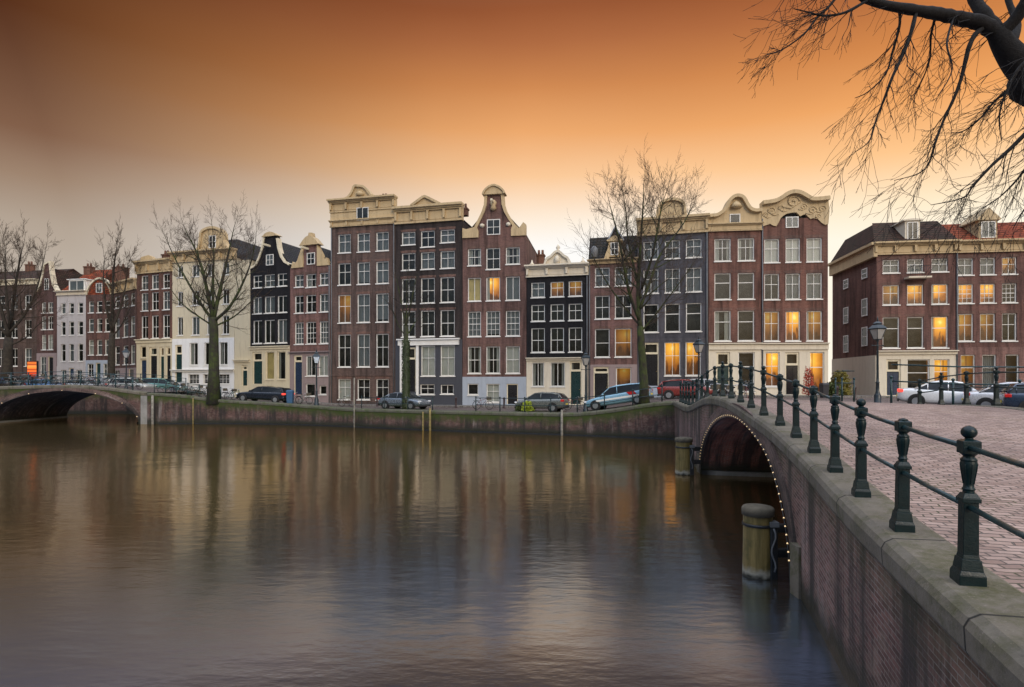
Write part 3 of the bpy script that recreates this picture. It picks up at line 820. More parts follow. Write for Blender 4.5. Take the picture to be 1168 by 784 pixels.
def door(h, x0, z0, x1, z1, mat, y=.0, trans=None, tcode='d', fmat=None):
    fm = fmat or M['offwhite']; o = MB(); yf = y + .10
    o.box(x0, yf - .02, z0, x0 + .09, yf + .12, z1); o.box(x1 - .09, yf - .02, z0, x1, yf + .12, z1); o.box(x0 + .09, yf - .02, z1 - .09, x1 - .09, yf + .12, z1)
    zt = z1 - .09
    if trans:
        zt = trans; o.box(x0 + .09, yf - .04, trans, x1 - .09, yf + .12, trans + .1)
    d = MB(); d.box(x0 + .09, yf + .03, z0, x1 - .09, yf + .08, zt)
    wd = x1 - x0 - .18
    for k in range(2):
        for (a, b) in ((.08, .38), (.46, .92)):
            xa = x0 + .09 + wd * (.10 + .46 * k); xb = xa + wd * .34
            d.box(xa, yf + .012, z0 + (zt - z0) * a, xb, yf + .031, z0 + (zt - z0) * b)
    dr = d.build('door', mat, h, bevel=.006)
    hd = MB(); hd.lathe([(.02, -.02), (.035, 0), (.02, .02)], 8, (x1 - .2, yf - .02, z0 + (zt - z0) * .45)); hd.build('handle', M['brass'], dr)
    o.build('door_frame', fm, dr)
    if trans:
        window(h, x0 + .09, trans + .1, x1 - .09, z1 - .09, tcode, 'n', fm, False, y, 'transom_window')
    bk = MB(); bk.box(x0, yf + .3, z0, x1, yf + .32, z1); bk.build('lobby', M['dark'], dr)

def cornice(h, x0, x1, z0, z1, mat, proj=.5, brackets=True):
    """classical crowning cornice: architrave, frieze, brackets, projecting slab"""
    b = MB(); H = z1 - z0
    b.box(x0, -.10, z0, x1, .3, z1 - .12)
    b.box(x0 - .02, -.17, z0, x1 + .02, -.10, z0 + H * .10); b.box(x0 - .02, -.14, z0 + H * .16, x1 + .02, -.10, z0 + H * .20)
    b.box(x0 - .03, -.10 - proj * .35, z1 - H * .30, x1 + .03, -.10, z1 - H * .22)
    b.box(x0 - .05, -.10 - proj * .6, z1 - H * .22, x1 + .05, -.098, z1 - H * .13)
    b.box(x0 - .08, -.10 - proj, z1 - H * .13, x1 + .08, .32, z1)
    if brackets:
        n = max(2, int((x1 - x0) / 1.5))
        for i in range(n + 1):
            x = x0 + .15 + (x1 - x0 - .3) * i / n
            b.prism([(x - .09, z0 + H * .2), (x + .09, z0 + H * .2), (x + .11, z1 - H * .3), (x - .11, z1 - H * .3)], -.10 - proj * .42, -.098)
    b.build('cornice', mat, h)

def outline_trim(h, pts, mat, wd=.22, y0=-.12, y1=.42, name='gable_trim'):
    b = MB(); n = len(pts)
    def nrm(i):
        d = Vector(pts[min(i + 1, n - 1)]) - Vector(pts[max(i - 1, 0)]); d.normalize(); return Vector((-d.y, d.x))
    for i in range(n - 1):
        a, c = Vector(pts[i]), Vector(pts[i + 1]); na, nc = nrm(i), nrm(i + 1)
        q = [a - na * wd * .5, c - nc * wd * .5, c + nc * wd * .5, a + na * wd * .5]
        b.prism([(p.x, p.y) for p in q], y0, y1)
    b.build(name, mat, h)

def roof(h, w, depth, ze, zr, mat, y0=.1, along='y', inset=.0, name='roof'):
    """pitched roof; ridge along y (gable to the street) or x (eaves to the street)"""
    b = MB(); x0, x1 = -.02, w + .02
    if along == 'y':
        m = w / 2
        b.quad([(x0, y0, ze), (m, y0, zr), (m, depth, zr), (x0, depth, ze)][::-1]); b.quad([(x1, y0, ze), (x1, depth, ze), (m, depth, zr), (m, y0, zr)][::-1])
        b.quad([(x0, depth, ze), (m, depth, zr), (x1, depth, ze)]); b.quad([(x0, y0 + .05, ze), (x1, y0 + .05, ze), (m, y0 + .05, zr)])
    elif along == 'hip':
        k = min(w * .3, 2.5); yd = depth; kk = min(depth * .4, 3)
        P = [(x0, y0, ze), (x1, y0, ze), (x1, yd, ze), (x0, yd, ze)]; Q = [(x0 + k, y0 + kk, zr), (x1 - k, y0 + kk, zr), (x1 - k, yd - kk, zr), (x0 + k, yd - kk, zr)]
        for i in range(4): b.quad([P[i], P[(i + 1) % 4], Q[(i + 1) % 4], Q[i]])
        b.quad(Q)
    else:
        m = depth * .5
        b.quad([(x0, y0, ze), (x1, y0, ze), (x1, m, zr), (x0, m, zr)]); b.quad([(x0, depth, ze), (x0, m, zr), (x1, m, zr), (x1, depth, ze)])
        b.quad([(x0, y0, ze), (x0, m, zr), (x0, depth, ze)]); b.quad([(x1, y0, ze), (x1, depth, ze), (x1, m, zr)])
    return b.build(name, mat, h)
def chimney(h, x, y, z0, z1, s=.45, mat=None):
    b = MB(); b.box(x - s, y - s * .8, z0, x + s, y + s * .8, z1); b.box(x - s - .06, y - s * .8 - .06, z1, x + s + .06, y + s * .8 + .06, z1 + .14)
    for k in (-.5, .5): b.lathe([(.13, 0), (.11, .45)], 8, (x + k * s, y, z1 + .14))
    b.build('chimney', mat or M['chimbrick'], h)
M['chimbrick'] = facade('chimney_brick', (.13, .07, .05))
def dormer(h, x0, x1, z0, z1, y, mat, code='d', peak=.5, rmat=None, style='x'):
    b = MB(); m = (x0 + x1) / 2
    b.box(x0, y, z0, x1, y + 2.2, z1)
    b.prism([(x0 - .18, z1), (x1 + .18, z1), (x1 + .18, z1 + .1), (m, z1 + peak), (x0 - .18, z1 + .1)], y - .15, y + 2.3)
    o = b.build('dormer', mat, h)
    flatwin(o, x0 + .15, z0 + .12, x1 - .15, z1 - .1, y, code, style)
def flatwin(parent, x0, z0, x1, z1, y, code='d', style='x', fm=None):
    """shallow window set on the surface (gable and dormer windows)"""
    fm = fm or M['white']; fr = MB(); t = .07
    fr.box(x0, y - .06, z0, x0 + t, y - .002, z1); fr.box(x1 - t, y - .06, z0, x1, y - .002, z1); fr.box(x0 + t, y - .06, z1 - t, x1 - t, y - .002, z1); fr.box(x0 + t, y - .06, z0, x1 - t, y - .002, z0 + t)
    mx, mz = (x0 + x1) / 2, (z0 + z1) / 2
    if style in 'xs': fr.box(mx - .02, y - .055, z0 + t, mx + .02, y - .02, z1 - t); fr.box(x0 + t, y - .05, mz - .022, x1 - t, y - .018, mz + .022)
    if style == 'v': fr.box(mx - .025, y - .055, z0 + t, mx + .025, y - .02, z1 - t)
    o = fr.build('window' if parent.parent is None else 'frame', fm, parent)
    g = MB(); g.quad([(x0 + t, y - .028, z0 + t), (x1 - t, y - .028, z0 + t), (x1 - t, y - .028, z1 - t), (x0 + t, y - .028, z1 - t)])
    tgt = o if parent.parent is None else parent
    g.build('pane', M['glass'], tgt)
    g = MB(); g.quad([(x0 + t, y - .012, z0 + t), (x1 - t, y - .012, z0 + t), (x1 - t, y - .012, z1 - t), (x0 + t, y - .012, z1 - t)])
    g.build('room' if code not in 'wp' else 'blind', {'y': M['lit'], 'l': M['dim'], 'w': M['blind'], 'p': M['reflection_net']}.get(code, M['dark']), tgt)  # code p: flat grey sheet painted as a pale reflection
def hoist(h, x, z, y=0.0, mat=None):
    b = MB(); b.box(x - .09, y - 1.0, z - .1, x + .09, y + .2, z + .1); b.tube([(x, y - .88, z - .1), (x, y - .88, z - .28), (x + .05, y - .88, z - .34)], .02, 5)
    b.build('hoist_beam', mat or M['offwhite'], h)
def gutterpipe(h, x, z0, z1, mat=None, y=-.09):
    b = MB(); b.tube([(x, y, z0), (x, y, z1)], .055, 6); b.build('drainpipe', mat or M['lead'], h)

def build_house(name, label, px0, px1, wall, eaves, cols, rows, grid, style='x', ground=None, gmat=None, gtop=None, gwins=(), doors=(), fmat=None,
                depth=10, flat=(), cw=None, P0=None, P1=None, gy=-.05, gfm=None, gstyle='x', glintel=None, centre_tall=0, shellmat=None):
    """cols: px pairs, rows: py pairs, grid: one code per window; ground floor in its own material below gtop"""
    h = House(name, label, px0, px1, wall, eaves, depth, P0=P0, P1=P1)
    wins = []
    for r, (ya, yb) in enumerate(rows):
        for c, (xa, xb) in enumerate(cols):
            code = grid[r][c]
            if code == '-': continue
            st = style[r] if isinstance(style, (list, tuple)) else style
            cx = (px0 + px1) / 2
            x0, x1 = h.X(xa), h.X(xb); z1, z0 = h.Z(cx, ya), h.Z(cx, yb)
            if centre_tall and c == 1 and r == 0: z0 -= centre_tall
            wins.append((x0, z0, x1, z1, code, st))
    gw = []
    for it in gwins:
        xa, xb, ya, yb, code = it[:5]; st = it[5] if len(it) > 5 else gstyle
        cx = (px0 + px1) / 2
        gw.append((h.X(xa), h.Z(cx, yb), h.X(xb), h.Z(cx, ya), code, st))
    dd = []
    for it in doors:
        xa, xb, ya, yb, mat = it[:5]; tr = it[5] if len(it) > 5 else None; tc_ = it[6] if len(it) > 6 else 'd'
        cx = (px0 + px1) / 2
        dd.append((h.X(xa), h.Z(cx, yb), h.X(xb), h.Z(cx, ya), mat, h.Z(cx, tr) if tr else None, tc_))
    zt = h.ztop
    gz = h.Z(None, gtop) if gtop else h.bot
    op_all = [q[:4] for q in wins]; op_g = [q[:4] for q in gw] + [q[:4] for q in dd]
    mb = h.front(gz, zt, op_all + (op_g if not gtop else []), wall, 0.0)
    sh = h.shell(zt); 
    if shellmat: sh.build('side_walls', shellmat, h.root)
    else:
        mb.v += []  # join shell and front in one wall mesh
        b = len(mb.v); mb.v += sh.v; mb.f += [tuple(i + b for i in f) for f in sh.f]; mb.sm += sh.sm
    if gtop: 
        pass
    mb.build('wall', wall, h.root)
    if gtop:
        g = h.front(h.bot, gz, op_g + op_all, gmat, gy, rv=.22); g.quad([(.012, gy, gz), (h.w - .012, gy, gz), (h.w - .012, 0, gz), (.012, 0, gz)])
        g.quad([(.012, gy, h.bot), (.012, gy, gz), (.012, 0, gz), (.012, 0, h.bot)]); g.quad([(h.w - .012, gy, h.bot), (h.w - .012, 0, h.bot), (h.w - .012, 0, gz), (h.w - .012, gy, gz)])
        g.build('ground_floor', gmat, h.root)
    for q in wins: window(h.root, *q[:4], q[4], q[5], fmat, lintel=wall.name.endswith('_brick') and 'painted' not in wall.name)
    for q in gw: window(h.root, *q[:4], q[4], q[5], gfm or fmat, y=(gy if gtop else 0))
    for q in dd: door(h.root, q[0], q[1], q[2], q[3], q[4], y=(gy if gtop else 0), trans=q[5], tcode=q[6])
    if glintel:
        za, zb, lm = h.Z(None, glintel[1]), h.Z(None, glintel[0]), glintel[2]
        b = MB(); b.box(0, -.16, za, h.w, -.055, zb - .08); b.box(-.02, -.34, zb - .08, h.w + .02, -.04, zb); b.build('shop_cornice', lm, h.root)
    return h
def poly(h, pts): 
    c = (h.px0 + h.px1) / 2
    return [(h.X(x), h.Z(c, y)) for x, y in pts]
def smoothpoly(pts, n=4):
    out = []
    for i in range(len(pts) - 1):
        p0 = pts[max(i - 1, 0)]; p1 = pts[i]; p2 = pts[i + 1]; p3 = pts[min(i + 2, len(pts) - 1)]
        for k in range(n):
            t = k / n
            out.append(tuple(.5 * ((2 * p1[c]) + (-p0[c] + p2[c]) * t + (2*p0[c] - 5*p1[c] + 4*p2[c] - p3[c]) * t*t + (-p0[c] + 3*p1[c] - 3*p2[c] + p3[c]) * t**3) for c in range(2)))
    out.append(pts[-1]); return out
# ---------------------------------------------------------------- the houses, left to right
D_, W_ = 'dark', 'white'
fc = lambda n, c, **k: facade(n, c, **k)
# far left, behind the distant bridge
hA = build_house('canal_house', 'dim brown brick house with dark roof at the far left edge behind a bare tree', -60, 42, fc('brick_a', (.075,.055,.048)), 322,
    [(-50, -38), (-28, -16), (-6, 6), (12, 20), (28, 36)], [(338, 354), (366, 386), (398, 418)], ['dddpd', 'pdcdd', 'ddddp'], 's')
roof(hA.root, hA.w, 10, hA.ztop, hA.Z(0, 300), M['roofbrown'], along='x'); chimney(hA.root, hA.w * .5, 5, hA.Z(0, 312), hA.Z(0, 294))
cornice(hA.root, 0, hA.w, hA.Z(0, 326), hA.Z(0, 320), M['offwhite'], .3, False)
hB = build_house('gabled_house', 'narrow brown house with pointed cream trimmed gable left of the small white house', 42, 65, fc('brick_b', (.085,.05,.046)), 332,
    [(47.5, 52.5), (54.5, 60.5)], [(345, 357), (361, 376), (382, 399)], ['dp', 'pd', 'ww'], 's', gtop=403, gmat=M['pinkstone'], gwins=[(46, 53, 407, 428, 'p')], doors=[(55, 61, 407, 436, M['door_black'])])
gp = poly(hB, [(42.3, 332), (46, 325), (49, 312), (50.5, 302), (57, 299), (58.5, 312), (61, 325), (64.7, 332)])
b_ = MB(); b_.prism(gp, 0, .4); b_.build('gable', hB.wall, hB.root); outline_trim(hB.root, gp[:], M['offwhite'], .25)
flatwin(hB.root, hB.X(51), hB.Z(53, 331), hB.X(56), hB.Z(53, 318), 0, 'd'); roof(hB.root, hB.w, 10, hB.ztop, hB.Z(53, 305), M['roofbrown'])
hC = build_house('white_house', 'small white rendered house with red roof and white dormer, seen over the distant bridge', 65, 98, M['pinkwhite'], 334,
    [(69.5, 74.7), (78.8, 84.3), (88.8, 94.7)], [(345.7, 358), (367, 382.5), (392.5, 412.4)], ['pdd', 'ddd', 'dpd'], 't', gtop=418, gmat=M['pinkwhite'], gwins=[(70, 76, 422, 434, 'd'), (87, 94, 422, 434, 'd')], doors=[(79, 84.5, 420, 438, M['door_blue'])])
roof(hC.root, hC.w, 9, hC.ztop, hC.Z(80, 300), M['roofred'], along='x'); cornice(hC.root, 0, hC.w, hC.Z(80, 337), hC.Z(80, 332), M['ivory'], .35, False)
dormer(hC.root, hC.X(76), hC.X(95), hC.Z(80, 333), hC.Z(80, 319), .3, M['white'], 'p', .1, style='v'); chimney(hC.root, .5, 4, hC.Z(80, 315), hC.Z(80, 298), .5)
hD = build_house('brick_house', 'brown brick house with arched red roof and tall chimney behind the second bare tree', 98, 127, fc('brick_d', (.10,.058,.05)), 336,
    [(101, 107), (110.5, 116.5), (119.5, 125.5)], [(343.6, 356.7), (363.6, 378.7), (387.7, 405)], ['pdd', 'pcd', 'wpp'], 't', gtop=411, gmat=M['bluestone'], gwins=[(100, 107, 415, 430, 'd'), (118, 125, 415, 430, 'p')], doors=[(109.5, 115, 414, 438, M['door_green'])])
rp = smoothpoly(poly(hD, [(98.4, 336), (101, 327), (107, 320), (113, 317.5), (119, 320), (124, 327), (126.6, 336)]), 3)
b_ = MB(); b_.prism(rp, .1, 8); b_.build('roof', M['roofred'], hD.root); outline_trim(hD.root, rp, M['offwhite'], .2, -.05, .5)
flatwin(hD.root, hD.X(109), hD.Z(112, 334), hD.X(116), hD.Z(112, 323), .1, 'p'); chimney(hD.root, hD.X(106), 4, hD.Z(112, 320), hD.Z(112, 299), .75)
hE = build_house('corner_house', 'brown brick house with pale cornice and blue grey roof beside the taller cream topped house', 127, 155.5, fc('brick_e', (.09,.055,.05)), 331,
    [(130.8, 136.6), (140.3, 146.3), (148.9, 154)], [(336.7, 350.5), (362.5, 385), (394.5, 416)], ['dpd', 'ppp', 'dcp'], 't', gtop=420, gmat=M['pinkstone'], gwins=[(130, 137, 422, 434, 'd')], doors=[(147, 153, 421, 438, M['door_black'])])
cornice(hE.root, 0, hE.w, hE.Z(141, 333), hE.Z(141, 321), M['cream'], .4); roof(hE.root, hE.w, 10, hE.ztop, hE.Z(141, 306), M['roofdark'], along='x')

# F - brick with cream cornice and shopfront
hF = build_house('brick_house', 'three bay red brown house with cream cornice left of the big cream house', 156, 196.5, fc('brick_f', (.115,.062,.050)), 311,
    [(161, 169), (172.8, 181), (185.6, 193.6)], [(313.5, 330), (333.5, 354), (360, 386)], ['ppd', 'pdp', 'ddd'], 's',
    gtop=390, gmat=M['creamwall'], gwins=[(160.5, 167, 395, 408, 'd', 'n')], doors=[(160.5, 167.5, 410, 437, M['door_blue']), (171, 179.5, 396, 437, M['door_black'], 406, 'l'), (182.5, 187.5, 396, 437, M['door_green'], 407, 'l'), (189.5, 195, 396, 437, M['door_black'], 406, 'd')], glintel=(387, 391, M['offwhite']), gfm=M['offwhite'])
cornice(hF.root, -.02, hF.w + .02, hF.Z(176, 311.5), hF.Z(176, 297), M['cream'], .45)
b_ = MB(); c_ = poly(hF, [(158, 297), (160, 291.5), (168, 290), (172, 292), (174, 297)]); b_.prism(c_, .1, .5); b_.build('attic_block', M['cream'], hF.root)
roof(hF.root, hF.w, 10, hF.ztop, hF.Z(176, 288), M['roofdark'], along='x'); chimney(hF.root, .8, 3, hF.Z(176, 294), hF.Z(176, 284), .4)

# G - the big cream house
hG = build_house('cream_house', 'big cream and white plastered house with curved pediment behind the leafless tree', 196.5, 267.5, M['creamwall'], 296,
    [(202, 208.7), (218.5, 227.5), (235.5, 244.3), (253.3, 261.3)], [(302, 315), (331.6, 348), (361, 382)], ['dppp', 'ddpd', 'dpcd'], 'v',
    gtop=386, gmat=M['whitewall'], gwins=[(216.5, 226, 391, 416.5, 'c'), (233.5, 244, 391, 416.5, 'd'), (250.5, 260, 391, 416.5, 'c'), (215, 227.5, 427, 438, 'd', 'g'), (232, 244, 427, 438, 'd', 'g'), (249, 262, 427, 438, 'd', 'g')],
    doors=[(200, 208, 393, 436, M['door_green'], 404, 'd')], glintel=(421.5, 424.5, M['white']), gstyle='v', depth=13)
cornice(hG.root, -.02, hG.w + .02, hG.Z(232, 298), hG.Z(232, 286), M['cream'], .5)
pt = smoothpoly(poly(hG, [(226, 286), (229, 279), (230.5, 266), (236, 262), (243, 261), (250, 263), (254.5, 268), (256, 279), (260, 286)]), 3)
b_ = MB(); b_.prism(pt, -.05, .5); b_.build('pediment', M['cream'], hG.root); outline_trim(hG.root, pt, M['cream'], .24, -.25, .5, 'pediment_trim')
flatwin(hG.root, hG.X(239), hG.Z(232, 284), hG.X(247), hG.Z(232, 270), -.05, 'd')
roof(hG.root, hG.w, 13, hG.ztop, hG.Z(232, 266), M['roofdark'], along='hip'); 
# low link between the cream house and the black one
hG2 = build_house('link_house', 'narrow plain cream strip house with a small arched door between cream and black houses', 267.5, 285.5, M['creamwall'], 297,
    [], [], [], 's', doors=[(276, 282.5, 417, 440, M['door_green'], 423, 'd')], gtop=411, gmat=M['creamwall'], glintel=(410.5, 413.5, M['offwhite']), depth=14)
roof(hG2.root, hG2.w, 14, hG2.ztop, hG2.Z(276, 278), M['roofdark'], along='x')

# H - black neck gable
blk = fc('black_painted_brick', (.014, .014, .017), painted=True)
hH = build_house('black_gabled_house', 'narrow black neck gabled house with cream ground floor and white windows', 285.5, 330.8, blk, 304,
    [(288.6, 298.8), (301.6, 313.4), (316.4, 327.4)], [(313, 327.4), (338.2, 357.2), (365, 391.5)], ['dpd', 'ppd', 'ddp'], ['s', 'v', 'v'],
    gtop=395.5, gmat=M['creamwall'], gwins=[(303.5, 313, 401.5, 433, 'a', 'n'), (316.8, 326, 401.5, 433, 'c', 'n')], doors=[(288.5, 299.5, 401.5, 438, M['door_green'], 412, 'l')], glintel=(395, 398.5, M['offwhite']), gfm=M['offwhite'])
gp = poly(hH, [(286, 304), (289, 303), (292, 301), (295.5, 294), (299, 284), (301, 273), (301.8, 269), (315.5, 269), (316.5, 273), (318, 284), (321, 294), (325, 300.5), (328, 302), (330.4, 304)])
b_ = MB(); b_.prism(gp, 0, .4); b_.build('gable', blk, hH.root)
outline_trim(hH.root, gp[:7], M['offwhite'], .2); outline_trim(hH.root, gp[8:], M['offwhite'], .2)
cp = smoothpoly(poly(hH, [(299.5, 270), (301.5, 268.5), (304, 266.2), (308.5, 265), (313, 266.2), (316, 268.5), (318, 270)]), 3); b_ = MB(); b_.prism(cp, -.2, .55); b_.build('pediment', M['cream'], hH.root)
flatwin(hH.root, hH.X(303.8), hH.Z(308, 302.8), hH.X(312.2), hH.Z(308, 290.5), 0, 'p'); hoist(hH.root, hH.X(308), hH.Z(308, 281)); 
roof(hH.root, hH.w, 12, hH.ztop, hH.Z(308, 272), M['roofdark'])
# I - pink brown neck gable
pk = fc('pink_brown_brick', (.150,.090,.084))
hI = build_house('pink_gabled_house', 'narrow pinkish brown neck gabled house between the black gabled one and the tall brown one', 330.8, 377.2, pk, 304,
    [(336, 346.2), (349, 360.6), (364.4, 374.4)], [(312.7, 326.6), (336.6, 356.6), (367.4, 392.4)], ['pcp', 'ddp', 'pdp'], ['x', 'x', 'g'],
    gtop=401.8, gmat=M['pinkstone'], gwins=[(349.2, 360.5, 406, 429, 'c', 'v'), (363.5, 374.5, 406, 429, 'w', 'v'), (349, 359.5, 438, 452, 'd', 'n'), (364.5, 372.5, 440, 450, 'd', 'n')], doors=[(335.5, 345, 405, 450, M['door_blue'], 413, 'd')], glintel=(401, 403, M['pinkstone']), centre_tall=.1)
gp = poly(hI, [(331.6, 304), (335, 302.5), (342, 300.5), (345.4, 299), (345.8, 279), (362.6, 279), (363.2, 299), (366.5, 300.5), (373, 302.5), (376.6, 304)])
b_ = MB(); b_.prism(gp, 0, .4); b_.build('gable', pk, hI.root)
for sd_ in (poly(hI, [(333, 304.5), (334.5, 297), (337, 300), (340, 296), (344, 284), (346.4, 280), (346.4, 304.5)]), poly(hI, [(362.2, 304.5), (362.2, 280), (364, 284), (367.5, 291), (370, 298), (373, 296), (376, 304.5)])):
    b_ = MB(); b_.prism(sd_, -.12, .3); b_.build('scroll', M['cream'], hI.root)
cp = smoothpoly(poly(hI, [(343, 280), (346, 275.5), (350, 271), (354, 269.4), (358, 271), (362, 275.5), (365.4, 280)]), 3); b_ = MB(); b_.prism(cp, -.25, .55); b_.build('pediment', M['cream'], hI.root)
b_ = MB(); px_ = poly(hI, [(352, 270), (352.6, 265.8), (356, 265.8), (356.6, 270)]); b_.prism(px_, -.1, .4); b_.build('finial', M['cream'], hI.root)
flatwin(hI.root, hI.X(350.4), hI.Z(354, 302), hI.X(359.4), hI.Z(354, 288.6), 0, 'd'); hoist(hI.root, hI.X(351.5), hI.Z(354, 284)); roof(hI.root, hI.w, 12, hI.ztop, hI.Z(354, 278), M['roofdark'])
gutterpipe(hI.root, hI.w - .1, -.3, hI.ztop - .1)

# J - tall brown with cream attic
bj = fc('grey_brown_brick', (.088,.064,.058))
hJ = build_house('brown_house', 'tall grey brown house with golden cream attic storey and raised centre gable', 377.2, 451, bj, 256.5,
    [(385.7, 400), (407.5, 421.8), (429, 443.2)], [(266, 287.3), (299.3, 324.3), (335.7, 367.9), (381.4, 418.6), (432.5, 456)],
    ['ppp', 'dpp', 'lpp', 'dpd', 'wdd'], ['x', 'x', 'x', 'x', 'x'])
b_ = MB(); b_.box(0, -.08, hJ.ztop, hJ.w, .4, hJ.Z(414, 230)); b_.build('attic', M['cream'], hJ.root)
cornice(hJ.root, -.02, hJ.w + .02, hJ.ztop - .1, hJ.Z(414, 250), M['cream'], .22)
cornice(hJ.root, -.04, hJ.w + .04, hJ.Z(414, 241), hJ.Z(414, 226.5), M['cream'], .5)
cg = smoothpoly(poly(hJ, [(396, 227), (400, 225), (404, 219.5), (406.5, 213.5), (412, 213.8), (417, 215), (421, 219.5), (425, 225), (430, 227)]), 3)
b_ = MB(); b_.prism(cg, -.3, .5); b_.build('centre_gable', M['cream'], hJ.root); outline_trim(hJ.root, cg, M['cream'], .2, -.5, .5)
b_ = MB(); b_.lathe([(.05, -.15), (.32, -.12), (.42, .1), (.2, .3)], 12, (hJ.X(413), -.42, hJ.Z(414, 224))); b_.build('shell_ornament', M['cream'], hJ.root)
flatwin(hJ.root, hJ.X(408), hJ.Z(414, 252), hJ.X(421.5), hJ.Z(414, 237.5), -.17, 'd', 'v'); roof(hJ.root, hJ.w, 12, hJ.ztop + .1, hJ.Z(414, 229), M['roofdark'], along='hip')
chimney(hJ.root, hJ.X(423), 3, hJ.Z(414, 230), hJ.Z(414, 217.5), .3)
for py in (426, 430.5):
    pass
b_ = MB(); b_.box(-.0, -.06, hJ.Z(414, 429), hJ.w, -.003, hJ.Z(414, 427)); b_.build('string_course', bj, hJ.root)
for x_ in (378.6, 449.6): gutterpipe(hJ.root, hJ.X(x_), -.4, hJ.ztop)

# K - black brown with pediment
bk = fc('black_brown_brick', (.028,.023,.023))
hK = build_house('dark_house', 'blackish brown house with golden cornice and shallow triangular pediment above a white band', 451, 527.5, bk, 254,
    [(458.2, 473.6), (480, 495.7), (502.3, 518.5)], [(263.2, 278), (287.5, 307.1), (317.1, 345.7), (354.3, 383.9)],
    ['pdp', 'gpp', 'ddd', 'ddd'], ['x', 'x', 's', 's'],
    gtop=388, gmat=M['darkstone'], gwins=[(480.5, 496.5, 394.6, 429, 'w', 'x'), (502.7, 519, 394.6, 429, 'w', 'x'), (479.5, 495.8, 438.5, 450, 'd', 'x'), (502.8, 517.5, 439, 449.5, 'd', 'v')],
    doors=[(463.5, 474.5, 396, 447, M['door_black'], 410, 'l')], centre_tall=.3)
cornice(hK.root, -.02, hK.w + .02, hK.ztop, hK.Z(489, 235), M['cream'], .5)
tp = poly(hK, [(471, 235.4), (484.5, 226.6), (486.5, 226), (488.5, 226.6), (504, 235.4)])
b_ = MB(); b_.prism(tp, -.4, .4); b_.build('pediment', M['cream'], hK.root); outline_trim(hK.root, tp, M['cream'], .22, -.6, .45, 'pediment_trim')
b_ = MB(); b_.box(hK.X(455), -.25, hK.Z(489, 394), hK.X(524), -.052, hK.Z(489, 388)); b_.box(hK.X(454), -.42, hK.Z(489, 388), hK.X(525), -.053, hK.Z(489, 386.6)); b_.build('white_band', M['white'], hK.root)
b_ = MB(); b_.box(hK.X(457.5), -.3, -.9, hK.X(461), -.052, hK.Z(489, 394)); b_.box(hK.X(475.2), -.16, -.9, hK.X(478), -.052, hK.Z(489, 394)); b_.build('door_pilaster', M['white'], hK.root)
roof(hK.root, hK.w, 12, hK.ztop + .1, hK.Z(489, 230), M['roofdark'], along='hip'); chimney(hK.root, hK.w - .7, 2.5, hK.Z(489, 240), hK.Z(489, 233), .4)

# L - brown tall neck gable
bl = fc('red_brown_brick', (.120,.073,.066))
hL = build_house('tall_gabled_house', 'tallest neck gabled house, red brown with golden gable scrolls and blue grey basement', 527.5, 600.5, bl, 270,
    [(533.6, 548.6), (554.6, 570.4), (577, 592.9)], [(282.9, 302.2), (316.2, 343), (355, 383.6), (395.3, 426)], ['cdc', 'ayp', 'ppp', 'ccw'], ['s', 'v', 'g', 's'],
    gtop=430, gmat=M['bluestone'], gwins=[(533.6, 545.7, 438, 450.5, 'd', 'n'), (555, 569.8, 438, 459, 'w', 'x')], doors=[(578, 591, 438, 461, M['door_black'])], centre_tall=.4)
gp = poly(hL, [(528, 270), (541, 269), (543, 258), (547, 250), (551, 242), (553.6, 234), (554.4, 222), (573, 222), (574, 234), (576.5, 242), (581, 250), (586, 258), (588, 269), (600, 270)])
b_ = MB(); b_.prism(gp, 0, .45); b_.build('gable', bl, hL.root)
outline_trim(hL.root, gp[1:7], M['cream'], .26); outline_trim(hL.root, gp[7:13], M['cream'], .26)
for pts_ in ([(527.8, 270.5), (527.8, 259), (532, 260.5), (537, 259.5), (541, 258.5), (543.5, 257.5), (546, 263), (546, 270.5)], [(583, 270.5), (583, 263), (585.5, 256.5), (588.5, 258), (592, 262), (594.5, 259), (597, 255.5), (600, 258), (600, 270.5)]):
    b_ = MB(); b_.prism(poly(hL, pts_), -.14, .4); b_.build('scroll', M['cream'], hL.root)
cp = smoothpoly(poly(hL, [(551.5, 222.5), (553, 219), (557, 215), (563.5, 212.6), (570, 215), (574.5, 219), (576, 222.5)]), 4); b_ = MB(); b_.prism(cp, -.28, .6); b_.build('pediment', M['cream'], hL.root); outline_trim(hL.root, cp, M['cream'], .16, -.42, .6, 'pediment_trim')
flatwin(hL.root, hL.X(555.5), hL.Z(564, 268), hL.X(570.6), hL.Z(564, 250.4), 0, 'd', 's')
b_ = MB(); b_.lathe([(.1, -.45), (.3, -.3), (.2, 0), (.34, .25), (.12, .5)], 10, (hL.X(563), -.12, hL.Z(564, 235))); b_.build('hoist_ornament', M['cream'], hL.root); hoist(hL.root, hL.X(563), hL.Z(564, 231.5))
for x_ in (550, 580): b_ = MB(); b_.lathe([(.02, -.2), (.22, -.1), (.22, .1), (.02, .2)], 10, (hL.X(x_), -.03, hL.Z(564, 257))); b_.build('anchor_plate', M['ivory'], hL.root)
roof(hL.root, hL.w, 12, hL.ztop, hL.Z(564, 228), M['roofbrown']); 
